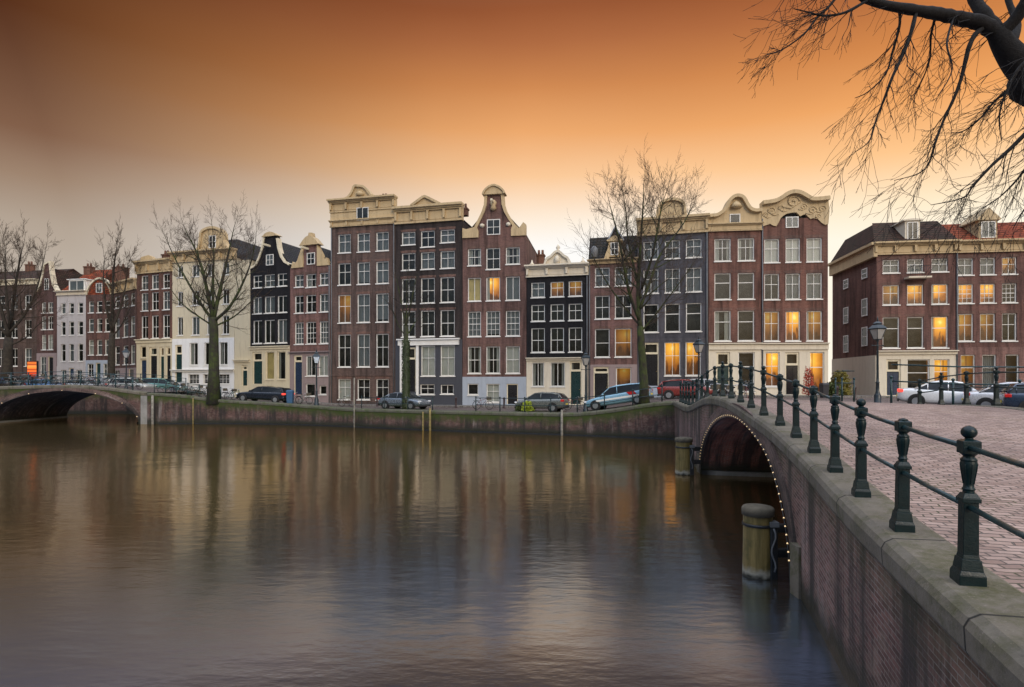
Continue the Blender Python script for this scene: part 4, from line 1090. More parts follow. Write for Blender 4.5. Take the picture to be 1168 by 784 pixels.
# M - small black
hM = build_house('black_house', 'lowest black house with white windows, ornate cream arched cornice and ivory ground floor', 600.5, 671, blk, 315.5,
    [(606, 621.4), (627.9, 643.2), (648.6, 664)], [(321.4, 338.6), (347, 366), (374, 401.8)], ['pll', 'ddd', 'ddd'], ['x', 'x', 's'],
    gtop=408.5, gmat=M['ivory'], gwins=[(606.8, 620.5, 413.6, 441, 'c', 'v'), (627.9, 644.4, 413.6, 441, 'c', 'v')], doors=[(650, 663.5, 412, 461, M['door_green'], 424, 'y')], glintel=(408, 411.5, M['ivory']))
cornice(hM.root, -.02, hM.w + .02, hM.ztop, hM.Z(636, 302), M['ivory'], .5)
ap = smoothpoly(poly(hM, [(622, 302.5), (624.5, 296), (629, 293.5), (633, 289.5), (636.5, 288), (640, 289.5), (644, 293.5), (648, 296), (650.5, 302.5)]), 3)
b_ = MB(); b_.prism(ap, -.3, .4); b_.build('arched_top', M['ivory'], hM.root); outline_trim(hM.root, ap, M['ivory'], .2, -.5, .45)
b_ = MB(); b_.lathe([(.2, 0), (.26, .1), (.1, .25), (.2, .45), (.03, .75)], 10, (hM.X(636.5), 0, hM.Z(636, 288.5))); b_.build('finial', M['ivory'], hM.root)
b_ = MB(); b_.lathe([(.1, -.4), (.28, -.2), (.24, .15), (.08, .4)], 10, (hM.X(636), -.34, hM.Z(636, 297))); b_.build('crest', M['ivory'], hM.root)
for x_ in (607, 665): b_ = MB(); b_.lathe([(.15, 0), (.22, .12), (.1, .25), (.03, .5)], 8, (hM.X(x_), -.1, hM.Z(636, 302))); b_.build('finial', M['ivory'], hM.root)
roof(hM.root, hM.w, 12, hM.ztop + .1, hM.Z(636, 300), M['roofdark'], along='hip'); chimney(hM.root, hM.X(610), 3, hM.Z(636, 303), hM.Z(636, 283), .35)
gutterpipe(hM.root, hM.w - .1, -.4, hM.ztop)
# N - brown with mansard
bn = fc('rose_brown_brick', (.135,.082,.078))
hN = build_house('mansard_house', 'two bay rose brown house with dark mansard roof, pointed gable and cream dormer', 671, 727, bn, 297.5,
    [(678.6, 695.4), (701.3, 720.2)], [(304.8, 326.6), (337, 363.6), (375, 407.4)], ['pp', 'dd', 'dl'], ['x', 's', 'h'],
    gtop=416, gmat=M['pinkstone'], gwins=[(702.6, 720, 419.5, 441, 'l', 'n')], doors=[(677, 694.5, 418.5, 455, M['door_black'], 426, 'd')])
z0, z1 = hN.ztop, hN.Z(699, 266); b_ = MB(); wN = hN.w
b_.quad([(0, .05, z0), (wN, .05, z0), (wN, 1.3, z1), (0, 1.3, z1)]); b_.quad([(0, 10, z0), (0, .05, z0), (0, 1.3, z1), (0, 10, z1)]); b_.quad([(wN, .05, z0), (wN, 10, z0), (wN, 10, z1), (wN, 1.3, z1)]); b_.quad([(0, 1.3, z1), (wN, 1.3, z1), (wN, 10, z1), (0, 10, z1)])
b_.build('roof', M['roofdark'], hN.root)
b_ = MB(); b_.prism(poly(hN, [(692, 272), (701, 255.5), (711, 272)]), .9, 4); b_.build('roof_gable', M['roofdark'], hN.root); outline_trim(hN.root, poly(hN, [(692, 272), (701, 255.5), (711, 272)]), M['bluestone'], .14, .8, 1.1)
dormer(hN.root, hN.X(694.5), hN.X(707.5), hN.Z(699, 293), hN.Z(699, 275.5), -.02, M['cream'], 'd', .5)
b_ = MB(); b_.prism(poly(hN, [(688, 298), (690.5, 290), (693, 284), (694.6, 276), (694.6, 298)]), -.05, .4); b_.prism(poly(hN, [(707.4, 298), (707.4, 276), (709, 284), (712, 290), (714.5, 298)]), -.05, .4); b_.build('scroll', M['cream'], hN.root)
cornice(hN.root, -.02, hN.w + .02, hN.ztop - .25, hN.ztop + .12, M['cream'], .35, False)
for x_ in (677, 716): 
    b_ = MB(); b_.lathe([(.28, 0), (.34, .1), (.34, .8), (.1, 1.05)], 10, (hN.X(x_), .5, hN.Z(699, 292))); b_.build('roof_vent', M['lead'], hN.root)
gutterpipe(hN.root, .12, -.4, hN.ztop)
# O - blue grey
bo = fc('blue_grey_painted_brick', (.075,.078,.094), painted=True, var=.12)
hO = build_house('grey_house', 'blue grey painted house with lit orange ground floor and golden cornice behind the tall tree', 727, 808, bo, 267.5,
    [(734, 751), (758.5, 775.5), (782.5, 800.2)], [(274, 295), (306.4, 333.8), (346.4, 378.6)], ['ppp', 'ppp', 'ddd'], ['x', 'x', 't'],
    gtop=386, gmat=fc('grey_painted_ground_floor', (.09,.09,.105), painted=True, var=.12), gwins=[(758, 776, 390.5, 428.6, 'y', 'x'), (782, 799.5, 390.5, 428.6, 'y', 'x')], doors=[(734, 751.5, 390.5, 440, M['door_black'], 404, 'y')])
cornice(hO.root, -.02, hO.w + .02, hO.ztop, hO.Z(767, 248), M['cream'], .45)
ap = smoothpoly(poly(hO, [(749.5, 248.5), (750.5, 240), (753, 233), (759, 229.5), (766, 228.5), (773, 229.5), (779, 233), (781, 240), (782, 248.5)]), 3)
b_ = MB(); b_.prism(ap, -.2, .6); b_.build('arched_top', M['cream'], hO.root); outline_trim(hO.root, ap, M['cream'], .22, -.42, .65)
roof(hO.root, hO.w, 12, hO.ztop + .1, hO.Z(767, 244), M['roofdark'], along='hip')
b_ = MB(); b_.box(0, -.14, -.9, hO.w, -.052, hO.Z(767, 441)); b_.build('plinth', M['bluestone'], hO.root)
b_ = MB()
for k in range(5): b_.box(hO.X(733), -.3 - .3 * k, -.4, hO.X(753), -.14 if k == 0 else -.001 - .3 * k, hO.Z(767, 440) - .19 * k - .02)
b_.build('door_steps', M['bluestone'], hO.root); gutterpipe(hO.root, hO.w - .12, -.4, hO.ztop)
# P and Q - broad brown houses with bell tops and white ground floors
bp = fc('warm_brown_brick', (.130,.068,.055))
hP = build_house('bell_gabled_house', 'two bay brown house with wavy cream bell gable and white ground floor', 808, 868.5, bp, 262.5,
    [(815, 833.7), (841.6, 860.5)], [(272, 297.7), (311.5, 341.5), (354.5, 389)], ['cc', 'dd', 'cd'], ['x', 't', 't'],
    gtop=392.5, gmat=M['ivory'], gwins=[(842, 860.5, 402, 447, 'd', 't')], doors=[(817, 832.5, 402, 449, M['door_green'], 418, 'd')], glintel=(391.5, 399, M['ivory']))
cornice(hP.root, -.02, hP.w + .02, hP.ztop - .1, hP.Z(838, 255), M['cream'], .25, False)
ap = smoothpoly(poly(hP, [(808.4, 256), (808.6, 247), (816, 246), (822, 243), (827, 238), (831, 230), (836, 225.5), (841.5, 224.5), (847, 227), (851, 234), (855, 239.5), (861, 242), (868, 242.5), (868.2, 256)]), 3)
b_ = MB(); b_.prism(ap, -.06, .5); b_.build('bell_gable', M['cream'], hP.root); outline_trim(hP.root, ap[3:-3], M['cream'], .26, -.4, .55)
flatwin(hP.root, hP.X(832), hP.Z(838, 257), hP.X(844), hP.Z(838, 244.5), -.06, 'd', 'n')
b_ = MB(); b_.lathe([(.05, -.2), (.5, -.1), (.35, .2), (.1, .45)], 10, (hP.X(839), -.12, hP.Z(838, 236))); b_.build('crest', M['cream'], hP.root)
roof(hP.root, hP.w, 12, hP.ztop, hP.Z(838, 236), M['roofdark'])
hQ = build_house('ornate_house', 'brown house with carved arched cornice and glowing shopfront left of the side street', 868.5, 944.5, bp, 249,
    [(871.8, 889), (896.2, 912.8), (920, 937.8)], [(272, 299), (312, 341.5), (355, 389)], ['www', 'dpp', 'lyl'], ['x', 'x', 'x'],
    gtop=392.5, gmat=M['ivory'], gwins=[(872.6, 889, 402, 441, 'y', 'x'), (923.5, 940, 402, 449, 'y', 't')], doors=[(895.5, 911.5, 402, 450, M['door_black'], 417, 'l')], glintel=(391.5, 399, M['ivory']))
ap = smoothpoly(poly(hQ, [(868.7, 258), (868.7, 231.5), (876, 231), (884, 229.5), (890, 226.5), (897, 222), (904, 220.4), (911, 221.6), (918, 225.5), (924, 229), (932, 229.5), (944.2, 228.5), (944.2, 257), (936, 255), (930, 249), (924, 251), (918, 245), (912, 247.5), (908, 243), (897, 244), (890, 249), (885, 258), (878, 255)]), 2)
b_ = MB(); b_.prism(ap, -.12, .5); b_.build('carved_attic', M['cream'], hQ.root)
tp_ = smoothpoly(poly(hQ, [(868.7, 231.5), (876, 231), (884, 229.5), (890, 226.5), (897, 222), (904, 220.4), (911, 221.6), (918, 225.5), (924, 229), (932, 229.5), (944.2, 228.5)]), 3); outline_trim(hQ.root, tp_, M['cream'], .3, -.5, .55)
for (x_, y_, r_) in ((904, 231, .55), (880, 241, .35), (926, 241, .35), (937, 240, .3), (891, 238, .28), (916, 237, .28), (873, 245, .25), (932, 248, .22)):
    b_ = MB(); sg_ = -1 if x_ < 904 else 1; cx_, cz_ = hQ.X(x_), hQ.Z(906, y_)
    b_.tube([(cx_ + sg_ * r_ * (1 - k / 16) * cos(k * .62), -.14, cz_ + r_ * (1 - k / 16) * sin(k * .62)) for k in range(15)], r_ * .14, 5)
    b_.tube([(cx_ - sg_ * r_ * 1.5, -.13, cz_ - r_ * .7), (cx_ - sg_ * r_ * .4, -.15, cz_ - r_ * .95), (cx_ + sg_ * r_, -.14, cz_)], r_ * .12, 5); b_.build('carving', M['cream'], hQ.root)
flatwin(hQ.root, hQ.X(896), hQ.Z(906, 260), hQ.X(910.5), hQ.Z(906, 247.5), -.01, 'p', 'v'); roof(hQ.root, hQ.w, 12, hQ.ztop, hQ.Z(906, 232), M['roofdark'])
gutterpipe(hQ.root, .06, -.4, hQ.ztop); 
for X_ in (.12, hQ.w - .35, hP.w - .3):
    pass
# R and S - the lower corner block on the right
br_ = fc('plum_brick', (.130,.072,.064))
hR = build_house('corner_house', 'corner house with dark tiled roof, cream shopfront and plain brick side wall', 999.5, 1091, br_, 288,
    [(1006.9, 1026), (1034.7, 1053.6), (1062.6, 1081.5)], [(295.6, 310.8), (324.7, 347.4), (361.5, 397)], ['ppp', 'lyy', 'ddy'], ['x', 'x', 't'],
    gtop=400.5, gmat=M['ivory'], gwins=[(1034.5, 1060, 410, 452, 'd', 't'), (1065, 1082.6, 410, 445, 'y', 'x')], doors=[(1010.5, 1027, 410, 451, M['door_blue'], 424, 'l')], glintel=(400, 404.5, M['ivory']), depth=8.6)
cornice(hR.root, -.25, hR.w, hR.ztop - .15, hR.Z(1045, 276), M['cream'], .45)
hS = build_house('brick_house', 'brown house with red tiled roof and gabled dormer at the right edge', 1091, 1196, br_, 286,
    [(1092.6, 1110.4), (1118, 1135.5), (1143, 1160), (1169, 1187)], [(293.6, 313), (323.4, 345.4), (357.5, 389)], ['pply', 'yydy', 'lldd'], ['x', 'g', 'x'],
    gtop=396, gmat=fc('rose_ground_floor_brick', (.18,.11,.10)), gwins=[(1095.5, 1112, 404.6, 445, 'l', 't'), (1120, 1136, 404.6, 445, 'p', 't'), (1146.5, 1162, 404.6, 445, 'd', 't'), (1172, 1188, 404.6, 445, 'l', 't')], depth=9.2)
cornice(hS.root, 0, hS.w, hS.ztop - .12, hS.Z(1143, 274), M['cream'], .45)
def mans(h, z0, z1, sp, run=2.6, left=True):
    """steep front slope in tile sections, plus hip at the open left end"""
    w = h.w; D = h.depth
    for (a, b, mat) in sp:
        q = MB(); q.quad([(a, -.3, z0), (b, -.3, z0), (b, run, z1), ((a + run * .45 if (a <= 0 and left) else a), run, z1)]); q.build('roof', mat, h.root)
    q = MB(); x0 = 0; xt = run * .45 if left else 0
    q.quad([(-.3 if left else 0, D, z0), (-.3 if left else 0, -.3, z0), (xt, run, z1), (xt, D, z1)]); q.quad([(xt, run, z1), (w, run, z1), (w, D, z1), (xt, D, z1)])
    q.quad([(w, -.3, z0), (w, D, z0), (w, D, z1), (w, run, z1)]); q.quad([(0, D, z0), (xt, D, z1), (w, D, z1), (w, D, z0)]); q.build('roof_side', M['roofbrown'], h.root)
zR0, zR1 = hR.Z(1045, 276) - .02, hR.Z(1045, 248.5) + .35
mans(hR, zR0, zR1, [(-.3, hR.w, M['roofbrown'])])
zS0, zS1 = hS.Z(1143, 274) - .02, hS.Z(1143, 249) + .3
mans(hS, zS0, zS1, [(0, hS.X(1113), M['roofred']), (hS.X(1113), hS.w, M['roofred'])], left=False)
dormer(hR.root, hR.X(1033), hR.X(1050), zR0 + .1, hR.Z(1045, 251.5), .1, M['ivory'], 'd', .18, style='v')
dormer(hS.root, hS.X(1116), hS.X(1137), zS0 + .1, hS.Z(1143, 251), -.05, M['cream'], 'p', 1.0, style='v')
b_ = MB(); b_.box(hR.X(1031), -.75, hR.Z(1045, 318.6), hR.X(1057), -.02, hR.Z(1045, 316.8)); b_.build('balcony_ledge', M['ivory'], hR.root)
b_ = MB()
for k in range(12): xx = hR.X(1033) + (hR.X(1055) - hR.X(1033)) * k / 11; b_.tube([(xx, -.7, hR.Z(1045, 316.8)), (xx, -.7, hR.Z(1045, 305))], .014, 4)
b_.tube([(hR.X(1033), -.7, hR.Z(1045, 305)), (hR.X(1055), -.7, hR.Z(1045, 305))], .02, 4); b_.build('balcony_rail', M['lampiron'], hR.root)
# the side facade of the corner house faces the side street
sw, c0 = hR.depth, 0
side = MB(); side.box(-.05, .0, -.9, .011, hR.depth, hR.Z(1045, 405)); side.build('side_plinth', M['ivory'], hR.root)
side = MB(); side.box(-.30, -.2, hR.ztop - .3, .011, hR.depth, hR.Z(1045, 277)); side.box(-.55, -.4, hR.Z(1045, 279), -.30, hR.depth, hR.Z(1045, 276)); side.build('side_cornice', M['cream'], hR.root)
for (yc, za, zb) in ((2.0, 300, 312), (2.0, 336, 357), (2.0, 370, 393), (5.6, 304, 316), (5.6, 340, 361), (5.6, 376, 398)):
    f = MB(); z0_, z1_ = hR.Z(1045, zb), hR.Z(1045, za); f.box(-.05, yc - .5, z0_, .0, yc - .42, z1_); f.box(-.05, yc + .42, z0_, .0, yc + .5, z1_); f.box(-.05, yc - .42, z1_ - .08, .0, yc + .42, z1_); f.box(-.08, yc - .42, z0_, .0, yc + .42, z0_ + .08); f.box(-.045, yc - .42, (z0_ + z1_) / 2 - .03, -.0, yc + .42, (z0_ + z1_) / 2 + .03)
    o = f.build('window', M['white'], hR.root); g = MB(); g.quad([(-.02, yc + .42, z0_ + .08), (-.02, yc - .42, z0_ + .08), (-.02, yc - .42, z1_ - .08), (-.02, yc + .42, z1_ - .08)]); g.build('pane', M['glass'], o)
    g = MB(); g.quad([(-.004, yc + .42, z0_ + .08), (-.004, yc - .42, z0_ + .08), (-.004, yc - .42, z1_ - .08), (-.004, yc + .42, z1_ - .08)]); g.build('room', M['dark'], o)
gutterpipe(hS.root, .0, -.4, hS.ztop)
# a further house beyond the right edge, its dark roof just peeking in
hT = build_house('brick_house', 'tall dark roofed house just beyond the right edge of the view', 1196, 1262, fc('brick_t', (.12, .07, .06)), 272,
    [(1202, 1216), (1224, 1238), (1244, 1256)], [(290, 310), (325, 348), (360, 392)], ['dpd', 'dld', 'ddp'], 'x', depth=14)
roof(hT.root, hT.w, 14, hT.ztop, hT.Z(1229, 246), M['roofdark'], along='x'); cornice(hT.root, 0, hT.w, hT.ztop - .3, hT.ztop + .3, M['ivory'])
# house seen down the side street
k0 = ((948 - CX) / F, 62); k1 = ((1003 - CX) / F, 62)
hU = None and build_house('brick_house', 'dim brown house seen down the side street between the two corner blocks', 930, 1003, fc('brick_u', (.12, .07, .06)), 318, [(947, 952)], [(330, 345), (360, 380)], ['p', 'd'], 's',
    P0=((930 - CX) / F * 64, 64), P1=((1003 - CX) / F * 62, 62), depth=8)

# ---------------------------------------------------------------- balustrades of the near bridge
def post_mesh(ball):
    """cast iron baluster post, 1.15 m to the top of the rail block"""
    b = MB(); c = (0, 0, 0)
    b.frust(c, .090, .088, -.12, .075); b.frust(c, .088, .075, .075, .11); b.frust(c, .075, .064, .11, .20); b.frust(c, .058, .052, .20, .235)
    b.frust(c, .052, .050, .235, .655); b.frust(c, .062, .062, .655, .69); b.frust(c, .058, .040, .69, .73)
    b.lathe([(.040, .73), (.036, .745), (.046, .76), (.036, .775), (.034, .80), (.042, .85), (.052, .91), (.058, .965), (.052, .985), (.056, .995), (.05, 1.01), (.036, 1.025), (.05, 1.04), (.06, 1.05)], 16)
    for k in range(8):     # raised ribs on the vase
        t = 2 * pi * k / 8
        b.tube([(cos(t) * .036, sin(t) * .036, .80), (cos(t) * .044, sin(t) * .044, .855), (cos(t) * .054, sin(t) * .054, .92), (cos(t) * .058, sin(t) * .058, .965)], .005, 4)
    b.frust(c, .060, .060, 1.05, 1.15); b.frust(c, .060, .035, 1.15, 1.165)
    return b
def finial_mesh(ball):
    b = MB()
    if ball: b.lathe([(.03, 1.163), (.028, 1.175)] + [(.052 * sin(pi * i / 12) + .002, 1.222 - .052 * cos(pi * i / 12)) for i in range(1, 12)] + [(.003, 1.276)], 18)
    else: b.lathe([(.045, 1.163), (.04, 1.175), (.02, 1.185), (.003, 1.19)], 12)
    return b
def base_edge(y, off):
    return Vector((CB(y) + BN.x * off, y + BN.y * off, 0))
def arc_points(y0, y1, off, step):
    out = [y0]; y = y0; last = base_edge(y0, off)
    while y < y1:
        y += .02
        p = base_edge(y, off)
        if (p - last).length >= step: out.append(y); last = p
    return out
PM = {}
def balustrade(name, label, yy, off, pattern):
    root = empty(name, (*base_edge(yy[len(yy) // 2], off).xy, G(*base_edge(yy[len(yy) // 2], off).xy))); tag(root, label, 'railing')
    org = root.location.copy(); tops = []; mids = []
    for i, y in enumerate(yy):
        p = base_edge(y, off); z = G(p.x, p.y) + .045; p2 = base_edge(y + .1, off); a = atan2(p2.y - p.y, p2.x - p.x)
        ball = pattern[i % len(pattern)]
        if 'p' not in PM:
            o = post_mesh(0).build('post', M['iron'], root, bevel=.005); PM['p'] = o
        else:
            o = PM['p'].copy(); C.objects.link(o); o.parent = root
        o.location = Vector((p.x, p.y, z)) - org; o.rotation_euler = (radians(random.uniform(-.7, .7)), radians(random.uniform(-.7, .7)), a); o.scale = (1, 1, .955)
        if ball not in PM: f = finial_mesh(ball).build('finial', M['iron'], o); PM[ball] = f
        else: f = PM[ball].copy(); C.objects.link(f); f.parent = o
        tops.append(Vector((p.x, p.y, z + 1.05)) - org); mids.append(Vector((p.x, p.y, z + .592)) - org)
    for pts, nm in ((tops, 'top_rail'), (mids, 'middle_rail')):
        b = MB(); 
        for a_, c_ in zip(pts[:-1], pts[1:]): b.tube([a_, (a_ + c_) / 2 - Vector((0, 0, .006)), c_], .022, 8)
        b.build(nm, M['rail_iron'], root)
    return root
yl = [3.13] + [4.47, 5.80, 7.12, 8.36, 9.66, 11.05, 12.5, 13.95, 15.4, 16.85, 18.3, 19.75, 21.2, 22.7, 24.2, 25.7, 27.2, 28.8, 30.4, 32.2, 34.0]
balustrade('bridge_railing', 'dark green balustrade with vase shaped posts along the near stone edge of the bridge', yl, .19, [0, 1, 0, 1, 0, 0, 0, 0, 1])
balustrade('bridge_railing', 'matching green balustrade on the far side of the bridge in front of the white cars', [.8 + 1.45 * i for i in range(17)], BW - .19, [0, 1, 0, 1, 0, 0])

# thin railings
def thin_rail(name, label, pts, h=1.0, rails=(1.0, .55), r=.025, mat=None, every=1, knob=True):
    mid = pts[len(pts) // 2]; root = empty(name, mid); tag(root, label, 'railing'); org = Vector(mid)
    P = [Vector(p) - org for p in pts]; mat = mat or M['thiniron']
    for p in P[::every]:
        b = MB(); b.tube([p + Vector((0, 0, -.05)), p + Vector((0, 0, h))], r * 1.5, 6)
        if knob: b.lathe([(.01, h - .02), (r * 2.2, h + .02), (r * 2.2, h + .07), (.01, h + .12)], 8, p)
        b.build('post', mat, root)
    for z in rails:
        b = MB(); b.tube([p + Vector((0, 0, z * h / 1.0)) for p in P], r, 5); b.build('rail', mat, root)
    return root
def along(P, x0, x1, step, off=.25):
    """points spaced along polyline P between two x values, set back from the water"""
    out = []; acc = step
    for a, b in zip(P[:-1], P[1:]):
        n = 30; d = Vector((b[0] - a[0], b[1] - a[1])); L = d.length; nn = Vector((-d.y, d.x)).normalized()
        for i in range(n):
            q = Vector(a) + d * (i / n)
            if x0 <= q.x <= x1:
                if acc >= step:
                    p = q + nn * off; out.append((p.x, p.y, G(p.x, p.y) + .03)); acc = 0
                acc += L / n
    return out
thin_rail('quay_railing', 'thin railing along the quay edge before the low black house and pale blue car', along(QF, -2.8, 9.8, 1.9), 1.0, (1.0, .5), .028)
thin_rail('quay_railing', 'short thin railing along the quay between the two silver and dark cars', along(QF, -12.4, -5.5, 2.3), .95, (.95, .5), .026)
thin_rail('quay_railing', 'blue green railing on the quay left of the black car with bicycles behind it', along(QF, -31.6, -25.0, .95), 1.05, (1.05, .75, .4), .022, M['rail_iron'])
lp = [(x, 50.35 - .06 * (x + 47) / 15 + .2, interp(LBP, x) + .03) for x in [-60 + 1.55 * i for i in range(18)]]
thin_rail('bridge_railing', 'dark green iron railing along the distant left bridge', lp, 1.08, (1.08, .72, .36), .03, M['rail_iron'])
lp = [(x, 58.7, interp(LBP, x) + .03) for x in [-60 + 1.55 * i for i in range(18)]]
thin_rail('bridge_railing', 'rear iron railing on the far side of the distant left bridge', lp, 1.05, (1.05, .7, .35), .025, M['rail_iron'])
# small guard rail by the side street
e_ = [(18.1, 31.2), (19.0, 31.6), (19.0, 33.4)]
thin_rail('guard_rail', 'small square iron guard rail left of the large street lamp', [(a, b, G(a, b)) for a, b in e_], 1.35, (1.35, .85), .03, M['rail_iron'])
thin_rail('guard_rail', 'plain iron rail with low bars in front of the white cars at the right', [(x, 27.3 - .45 * (x - 18.2), G(x, 27.3 - .45 * (x - 18.2))) for x in (18.2, 20.4, 22.6, 24.8, 27)], 1.45, (1.45, .9), .035, M['rail_iron'])

# ---------------------------------------------------------------- street lamps
def lamp_parts(root):
    b = MB()
    b.lathe([(.20, -.3), (.20, .12), (.16, .16), (.16, .5), (.13, .56), (.10, .62), (.105, .66), (.085, .7), (.08, 1.1), (.10, 1.14), (.07, 1.18), (.058, 1.4), (.045, 2.9), (.06, 2.94), (.045, 3.0), (.04, 3.15), (.075, 3.2), (.05, 3.26)], 12); b.build('pole', M['lampiron'], root)
    b = MB(); b.tube([(-.32, 0, 2.98), (.32, 0, 2.98)], .022, 6); b.lathe([(.01, -.04), (.04, 0), (.01, .04)], 8, (-.32, 0, 2.98)); b.lathe([(.01, -.04), (.04, 0), (.01, .04)], 8, (.32, 0, 2.98)); b.build('ladder_bar', M['lampiron'], root)
    g = MB(); g.frust((0, 0, 0), .12, .235, 3.30, 3.78); lg = g.build('lantern_glass', M['lampglass'], root)
    f = MB()
    for ax, ay in ((-1, -1), (1, -1), (1, 1), (-1, 1)): f.tube([(ax * .122, ay * .122, 3.28), (ax * .238, ay * .238, 3.79)], .017, 5)
    f.frust((0, 0, 0), .10, .135, 3.25, 3.30); f.frust((0, 0, 0), .26, .27, 3.78, 3.83); f.build('lantern_frame', M['lampiron'], root)
    f = MB(); f.frust((0, 0, 0), .29, .16, 3.83, 4.0); f.frust((0, 0, 0), .12, .13, 4.0, 4.08); f.frust((0, 0, 0), .15, .05, 4.08, 4.18); f.lathe([(.03, 4.18), (.05, 4.22), (.03, 4.26), (.045, 4.3), (.02, 4.36), (.005, 4.46)], 8); f.build('lantern_cap', M['lampiron'], root)
proto_lamp = None
def lamp(px, Y, sc, label, z=None, rz=0):
    global proto_lamp
    x = (px - CX) / F * Y; zz = G(x, Y) if z is None else z
    if proto_lamp is None:
        proto_lamp = empty('street_lamp'); lamp_parts(proto_lamp); r = proto_lamp
    else: r = copy_tree(proto_lamp)
    r.location = (x, Y, zz); r.scale = (sc, sc, sc); r.rotation_euler.z = rz; tag(r, label, 'street lamp', 'classic lantern street lamps'); return r
lamp(1001, 30.0, 1.06, 'nearest and largest lantern street lamp, standing before the cream shopfront at right', rz=.2)
lamp(797, 35.6, .93, 'lantern street lamp at the bridge end in front of the grey house with lit windows', rz=.5)
lamp(668, 40.6, 1.0, 'lantern street lamp between the low black house and the tall bare tree', rz=.1)
lamp(361, 49.3, 1.12, 'lantern street lamp in front of the pink gabled house near the black car', rz=.3)
lamp(144, 51.0, .95, 'lantern street lamp on the right end of the distant left bridge', z=1.25, rz=.3)

# ---------------------------------------------------------------- cars
def carpaint(name, col, metal=.3): return plain(name, col, .28, .06, 2, metal=metal, coat=.8)
M['tyre'] = plain('tyre_rubber', (.015, .015, .016), .8, .2, 8)
M['rim'] = plain('alloy_rim', (.45, .46, .48), .35, .1, 5, metal=.8)
M['carglass'] = plain('car_window_glass', (.012, .015, .018), .10, .2, 1, spec=.3)
m_, N_ = newmat('tail_lamp'); finish(N_, pbsdf(N_, (.55, .02, .02), .2, coat=.5)); M['tail'] = m_
m_, N_ = newmat('tail_lamp_lit'); finish(N_, pbsdf(N_, (.7, .03, .03), .2, emis=(1, .08, .05), estr=1.2)); M['taillit'] = m_
M['head'] = plain('head_lamp', (.75, .77, .8), .1, .05, 5, spec=.8)
M['plate'] = plain('number_plate', (.65, .5, .08), .5, .05, 5)
M['blacktrim'] = plain('black_trim', (.02, .02, .02), .6, .1, 5)
